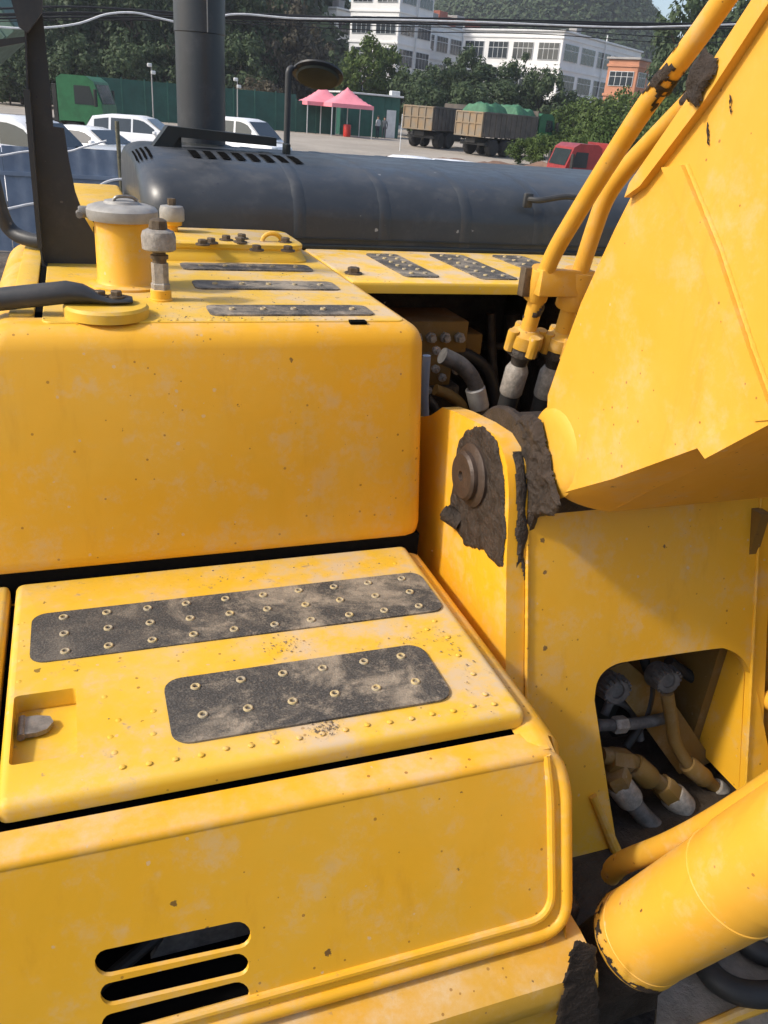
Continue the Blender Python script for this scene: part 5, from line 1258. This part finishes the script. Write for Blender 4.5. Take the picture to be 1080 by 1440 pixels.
# thin lamp posts
def lamp(px, pyt, Y, label):
    c = gp_(px, Y); zt = zat(px, pyt, Y)-c.z; e = empty('lamp_post', c)
    m = MB(); m.tube([(0, 0, 0), (0, 0, zt)], [0.05, 0.035], 8); m.obj('pole', 'roof_grey', e)
    for dx, dz in ((-0.12, 0), (0.12, -0.45)):
        m = MB(); m.box(dx-0.16, dx+0.16, -0.12, 0.12, zt+dz-0.12, zt+dz+0.12, 0.05, 2); m.box(min(0, dx)-0.01, max(0, dx)+0.01, -0.015, 0.015, zt+dz-0.02, zt+dz+0.02); m.obj('lamp_head', 'white_metal', e)
    return tag(e, label, 'lamp post')
lamp(216, 92, 68, 'slim lamp post with two white heads before the dark wood'); lamp(334, 112, 69, 'slim lamp post with white heads beside the exhaust stack')
c = gp_(563, 55, 200); m = MB(); m.cyl((c.x, c.y, c.z), (c.x, c.y, zat(563, 160, 55)), 0.03, 8); tag(m.obj('post', 'white_metal'), 'thin pale post standing behind the rusty tipper tailgate', 'post')
# ---- low sheds behind the hoarding
def low_shed(px0, px1, pyt, Y, label, roofm='roof_grey', wallm='wall_white'):
    a, b_ = on(px0, 130, 1, Y).x, on(px1, 130, 1, Y).x; zt = zat((px0+px1)/2, pyt, Y); c = Vector(((a+b_)/2, Y, gz(0, Y))); e = empty('storage_shed', c); hw = (b_-a)/2; h = zt-c.z
    m = MB(); m.box(-hw, hw, 0, 6, 0, h-0.9, 0.02, 1); m.obj('wall', wallm, e)
    m = MB(); m.prism([(-0.4, h-1.0), (3, h), (6.4, h-1.0), (6.4, h-0.85), (3, h+0.15), (-0.4, h-0.85)], lambda u, v: (-hw-0.3, u, v), (2*hw+0.6, 0, 0), 0.01, 1); m.obj('roof', roofm, e)
    return tag(e, label, 'shed')
low_shed(148, 205, 126, 80, 'low shed with grey gabled roof behind the hoarding, next to green tipper'); low_shed(206, 246, 132, 79, 'low shed with pale metal roof behind the hoarding near the exhaust stack', 'white_metal')
# ---- white works buildings
def building(name, px_c, Y, pyt, lw, rw, yaw, floors, lcols, rcols, label, wall='wall_white', fl=3.7, roofstuff=False):
    """corner towards the camera at pixel px_c; left face lw metres, right face rw metres"""
    c = gp_(px_c, Y, 100); zt = zat(px_c, pyt, Y); H = floors*fl; c.z = zt-H-0.6
    e = empty(name, c, math.radians(yaw))
    # local: right face runs along +x at y=0, left face runs along +y at x=0
    m = MB(); m.box(0, rw, 0, lw, -6, H+0.6, 0.05, 1); m.obj('wall', wall, e)
    m = MB(); m.box(-0.25, rw+0.25, -0.25, lw+0.25, H+0.6, H+0.85, 0.04, 1); m.obj('roof', 'roof_grey' if wall != 'wall_white' else 'white_metal', e)
    for k in range(floors+1):
        m = MB(); z = k*fl; m.box(-0.12, rw+0.12, -0.12, lw+0.12, z-0.18, z+0.1, 0.02, 1); m.obj('floor_band', wall, e)
    def win(face, a, b_, z0, z1, nm):
        if face == 'r':
            m = MB(); m.box(a, b_, -0.10, 0.02, z0, z1, 0.01, 1); w_ = m.obj('window', 'win_frame', e)
            for i in range(nm):
                for j in range(2):
                    u0 = a+0.06+(b_-a-0.06)*i/nm; u1 = u0+(b_-a-0.06)/nm-0.08; q0 = z0+0.06 if j == 0 else z0+(z1-z0)*0.66; q1 = z0+(z1-z0)*0.62 if j == 0 else z1-0.06
                    m = MB(); m.box(u0, u1, -0.115, -0.09, q0, q1); m.obj('pane', 'win_glass', w_)
        else:
            m = MB(); m.box(-0.10, 0.02, a, b_, z0, z1, 0.01, 1); w_ = m.obj('window', 'win_frame', e)
            for i in range(nm):
                for j in range(2):
                    u0 = a+0.06+(b_-a-0.06)*i/nm; u1 = u0+(b_-a-0.06)/nm-0.08; q0 = z0+0.06 if j == 0 else z0+(z1-z0)*0.66; q1 = z0+(z1-z0)*0.62 if j == 0 else z1-0.06
                    m = MB(); m.box(-0.115, -0.09, u0, u1, q0, q1); m.obj('pane', 'win_glass', w_)
    for k in range(floors):
        z0 = k*fl+0.95; z1 = k*fl+fl-0.65
        for i in range(rcols):
            a = rw*(i+0.10)/rcols; win('r', a, a+rw*0.80/rcols, z0, z1, 4)
        for i in range(lcols):
            wd = lw/lcols; ww = min(wd*0.8, 4.2); a = wd*(i+0.5)-ww/2; win('l', a, a+ww, z0, z1, max(2, round(ww/0.9)))
    if wall == 'wall_white':
        m = MB(); m.box(rw*0.48, rw*0.48+0.14, -0.3, -0.16, -2, H+1.6); m.obj('downpipe', 'white_metal', e)
        m = MB(); m.box(rw*0.2, rw*0.2+1.5, 1, 2.2, H+0.8, H+2.0, 0.03, 1); m.obj('roof_unit', 'roof_grey', e)
    if roofstuff:
        for k in range(6):
            m = MB(); x = 3+k*2.6; m.box(x, x+2.3, 0.6, 3, H+0.8, H+2.2+0.5*(k % 2), 0.05, 1); m.obj('roof_stack', 'roof_red' if k % 3 else 'roof_grey', e)
    return tag(e, label, 'building')
building('works_building', 786, 112, 44, 16, 27, 33, 3, 4, 5, 'white three-storey works building with wide window bands behind the tippers')
building('works_building', 556, 120, -40, 8, 9, 38, 5, 2, 2, 'white five-storey block beside a tall leafy tree')
building('works_building', 588, 128, 30, 4, 24, 36, 4, 1, 6, 'long white wing with red stacks on its roof, joined to the five-storey block', roofstuff=True)
building('works_building', 470, 135, 12, 8, 9, 38, 4, 2, 2, 'small white house rising behind the brown trees', fl=3.4)
building('brick_house', 897, 95, 84, 4, 8, 30, 3, 1, 3, 'orange brick house partly hidden by the boom pipes', 'wall_orange', 3.2)
# ---- trees
def crown_mesh(name, rx, rz, nclump, nleaf, seed, leaf=0.22, flat=0.0):
    r = random.Random(seed); V = []; F = []
    for c in range(nclump):
        while True:
            u = Vector((r.uniform(-1, 1), r.uniform(-1, 1), r.uniform(-1, 1)))
            if 0.25 < u.length < 1: break
        u = u.normalized()*(0.5+0.5*r.random()**0.5)*(0.86+0.28*noise.noise(u*1.7+Vector((seed, 0, 0))))
        cc = Vector((u.x*rx, u.y*rx, u.z*rz)); cr = rx*r.uniform(0.16, 0.30)
        for k in range(nleaf):
            d = Vector((r.gauss(0, 1), r.gauss(0, 1), r.gauss(0, 0.75))).normalized()*cr*(0.45+0.6*r.random())
            p = cc+d; n_ = (d.normalized()+Vector((r.uniform(-.6, .6), r.uniform(-.6, .6), r.uniform(-.2, .9)))).normalized()
            a = n_.orthogonal().normalized(); a.rotate(Matrix.Rotation(r.uniform(0, 6.28), 3, n_)); b_ = n_.cross(a); s = leaf*r.uniform(0.6, 1.3)
            i = len(V); V += [p-a*s, p+b_*s*0.55, p+a*s, p-b_*s*0.55]; F.append((i, i+1, i+2, i+3))
    me = bpy.data.meshes.new(name); me.from_pydata([tuple(v) for v in V], [], F); return me
def trunk_mesh(name, h, r0, seed, cr):
    r = random.Random(seed); m = MB()
    m.tube(smooth_path([(0, 0, -0.5), (r.uniform(-.15, .15), 0, h*0.35), (r.uniform(-.3, .3), r.uniform(-.3, .3), h*0.7), (0, 0, h)], 4), [r0*(1-0.8*k/12) for k in range(13)], 8)
    for k in range(6):
        a = r.uniform(0, 6.28); z = h*r.uniform(0.4, 0.8); l = cr*r.uniform(0.5, 0.85)
        m.tube([(0, 0, z), (math.cos(a)*l*.5, math.sin(a)*l*.5, z+l*.3), (math.cos(a)*l, math.sin(a)*l, z+l*.75)], [r0*.4, r0*.25, r0*.08], 6)
    me = m.mesh(name); me.materials.append(MATS['bark']); return me
KINDS = {}
for nm, rx, rz, nc, nl, lm, seeds in (('round', 1.0, 1.05, 85, 70, 'leaf', (1, 2, 3)), ('tall', 0.72, 1.35, 85, 70, 'leaf', (11, 12)), ('bright', 0.95, 1.15, 85, 70, 'leaf_bright', (21, 22)), ('brown', 1.0, 0.95, 80, 60, 'leaf_brown', (31, 32)), ('bush', 1.0, 0.75, 60, 60, 'leaf_bright', (41, 42))):
    for s in seeds:
        me = crown_mesh('crown', rx, rz, nc, nl, s, 0.060); me.materials.append(MATS[lm])
        KINDS.setdefault(nm, []).append((me, rx, rz))
TRK = trunk_mesh('trunk', 1.0, 0.035, 5, 0.5)
tcount = [0]
def tree(px, pyt, Y, wpx, kind, label, group=None, base=None, name='tree'):
    c = gp_(px, Y, (pyt+160)/2); top_z = zat(px, pyt, Y); tcount[0] += 1
    me, rx, rz = KINDS[kind][tcount[0] % len(KINDS[kind])]
    d = (on(px, pyt, 1, Y)-CAM).dot(fw); R_ = wpx/2*d/FPX/rx; H = top_z-c.z
    e = empty(name, c, tcount[0]*1.7); tag(e, label, 'bush' if kind == 'bush' else 'tree', group)
    hz = min(R_*1.5, H*0.48)
    cz = H-hz
    link('crown', me, None, e, loc=(0, 0, cz), scale=(R_, R_, hz/rz))
    if kind != 'bush' or H > 3: link('trunk', TRK, None, e, scale=(H*0.5, H*0.5, cz+hz*0.2))
    return e
dg = 'dense dark trees along the hoarding'
dl_ = 'dark broadleaf tree in the dense wood behind the green hoarding'
for px, t, Y, w_, k in ((20, -70, 96, 130, 'round'), (85, -60, 92, 120, 'round'), (140, -40, 98, 120, 'tall'), (185, -70, 90, 110, 'round'), (240, -50, 96, 130, 'round'), (110, 45, 86, 100, 'round'), (175, 50, 85, 90, 'round'), (235, 45, 88, 95, 'round'), (300, -60, 92, 120, 'tall'), (350, -40, 95, 110, 'round'), (60, 40, 88, 90, 'round'), (340, 40, 87, 95, 'round'), (-40, -60, 95, 130, 'round'), (10, 40, 90, 100, 'round'), (290, 55, 88, 90, 'round')):
    tree(px, t, Y, w_, k, dl_ if t < 0 else 'lower dark tree at the front of the wood, just behind the green hoarding', dg)
tree(360, 105, 78, 75, 'brown', 'low grey-brown tree just behind the green hoarding', None)
bg_ = 'brownish trees beside the white block'
for px, t, Y, w_ in ((400, 5, 94, 110), (435, 25, 96, 80), (385, -30, 99, 100)): tree(px, t, Y, w_, 'brown', 'brownish leafed tree between the dark wood and the white block', bg_)
tree(508, 42, 88, 78, 'bright', 'fresh green leafy tree in front of the white five-storey block')
tree(545, 60, 90, 70, 'bright', 'green tree tucked beside the tall leafy tree and the white wing')
mg = 'dark trees below the white buildings'
for px, t, Y, w_, k in ((580, 88, 84, 80, 'round'), (622, 78, 86, 85, 'round'), (655, 60, 88, 70, 'round'), (690, 80, 84, 80, 'tall'), (728, 70, 86, 75, 'round'), (765, 90, 84, 80, 'round'), (800, 120, 84, 60, 'round'), (600, 110, 80, 70, 'round'), (705, 112, 80, 80, 'round'), (660, 108, 79, 80, 'round'), (470, 70, 92, 60, 'round')):
    tree(px, t, Y, w_, k, 'dark tree standing below the white buildings, its top against their walls' if t < 100 else 'low dark tree right behind the rusty tippers', mg)
bgp = 'bright bushes right of the tippers'
for px, t, Y, w_ in ((812, 138, 70, 90), (850, 128, 68, 90), (880, 122, 72, 80), (920, 120, 66, 90), (840, 165, 56, 70), (790, 170, 58, 60), (870, 160, 52, 80), (745, 190, 50, 55), (900, 150, 60, 90), (775, 185, 49, 60), (955, 130, 55, 90), (815, 185, 47, 60)):
    tree(px, t, Y, w_, 'bush', 'tall bright bush on the slope behind the red truck' if t < 155 else 'low bright bush beside the tippers and the red truck', bgp, name='bush')
tree(975, -40, 70, 120, 'round', 'dark tree rising behind the upper boom pipes', None)
tree(1040, -30, 74, 130, 'round', 'dark tree behind the boom, next to the tree by the pipes', None)
heap('earth_bank', 13, 34, 36, 46, 0.75, 'earth_red', 8, 0.45)
# ---- wooded hills
def hill(name, cx, cy, rx, ry, h, seed, nleaf, leaf):
    n = 48; V = []; F = []
    def hz_(x, y):
        d = math.hypot((x-cx)/rx, (y-cy)/ry); e_ = max(0, 1-d*d)
        return h*e_**1.2*(1+0.18*noise.noise((x*0.02, y*0.02, seed)))-0.5
    for j in range(n+1):
        for i in range(n+1):
            x = cx-rx+2*rx*i/n; y = cy-ry+2*ry*j/n; V.append((x, y, hz_(x, y)))
    F = [(j*(n+1)+i, j*(n+1)+i+1, (j+1)*(n+1)+i+1, (j+1)*(n+1)+i) for j in range(n) for i in range(n)]
    m = MB(); m.faces(V, F); tag(m.obj(name, 'hill_soil'), kind='structure')
    r = random.Random(seed); V = []; F = []
    for k in range(nleaf):
        x = cx+rx*r.uniform(-1, 1); y = cy-ry*r.uniform(-0.15, 1); z = hz_(x, y)
        if z < 0: continue
        cr = leaf*r.uniform(2.2, 4.5)
        for q in range(26):
            d = Vector((r.gauss(0, 1), r.gauss(0, 1), abs(r.gauss(0, 1)))).normalized()
            p = Vector((x, y, z+cr*0.3))+d*cr*r.uniform(0.8, 1.05); n_ = (d+Vector((r.uniform(-.5, .5), r.uniform(-.5, .5), r.uniform(0, .5)))).normalized()
            a = n_.orthogonal().normalized(); a.rotate(Matrix.Rotation(r.uniform(0, 6.28), 3, n_)); b_ = n_.cross(a); s = leaf*r.uniform(0.6, 1.2); i = len(V)
            V += [p-a*s, p-b_*s*0.6, p+a*s, p+b_*s*0.6]; F.append((i, i+1, i+2, i+3))
    me = bpy.data.meshes.new('hill_forest'); me.from_pydata([tuple(v) for v in V], [], F)
    tag(link('hill_forest', me, 'leaf'), 'dense green forest covering the ' + ('far rounded hill' if 'far' in name else 'near slope behind the dark trees'), 'forest', kind='stuff')
hc_ = on(762, 100, 1, 330); hill('far_hill', hc_.x, 330, 75, 70, 62, 3, 5200, 0.75)
hc_ = on(170, 100, 1, 165); hill('near_hill', hc_.x-12, 165, 62, 60, 46, 5, 2600, 0.7)
hc_ = on(620, 100, 1, 420); hill('back_hill', hc_.x, 420, 120, 60, 58, 9, 10, 1.5)

# ---- the hazy air of the valley
m = MB(); m.box(-500, 500, -70, 520, -1.6, 82)
hz_o = m.obj('haze', None); hz_o['kind'] = 'stuff'; hz_o['label'] = 'thin pale haze filling the valley air'
hm = bpy.data.materials.new('haze'); hm.use_nodes = True; ht = hm.node_tree; ht.nodes.clear()
pv = ht.nodes.new('ShaderNodeVolumePrincipled'); pv.inputs['Density'].default_value = 0.00042; pv.inputs['Color'].default_value = (0.86, 0.91, 1.0, 1); pv.inputs['Anisotropy'].default_value = 0.2
ho = ht.nodes.new('ShaderNodeOutputMaterial'); ht.links.new(pv.outputs[0], ho.inputs['Volume'])
hz_o.data.materials.append(hm)
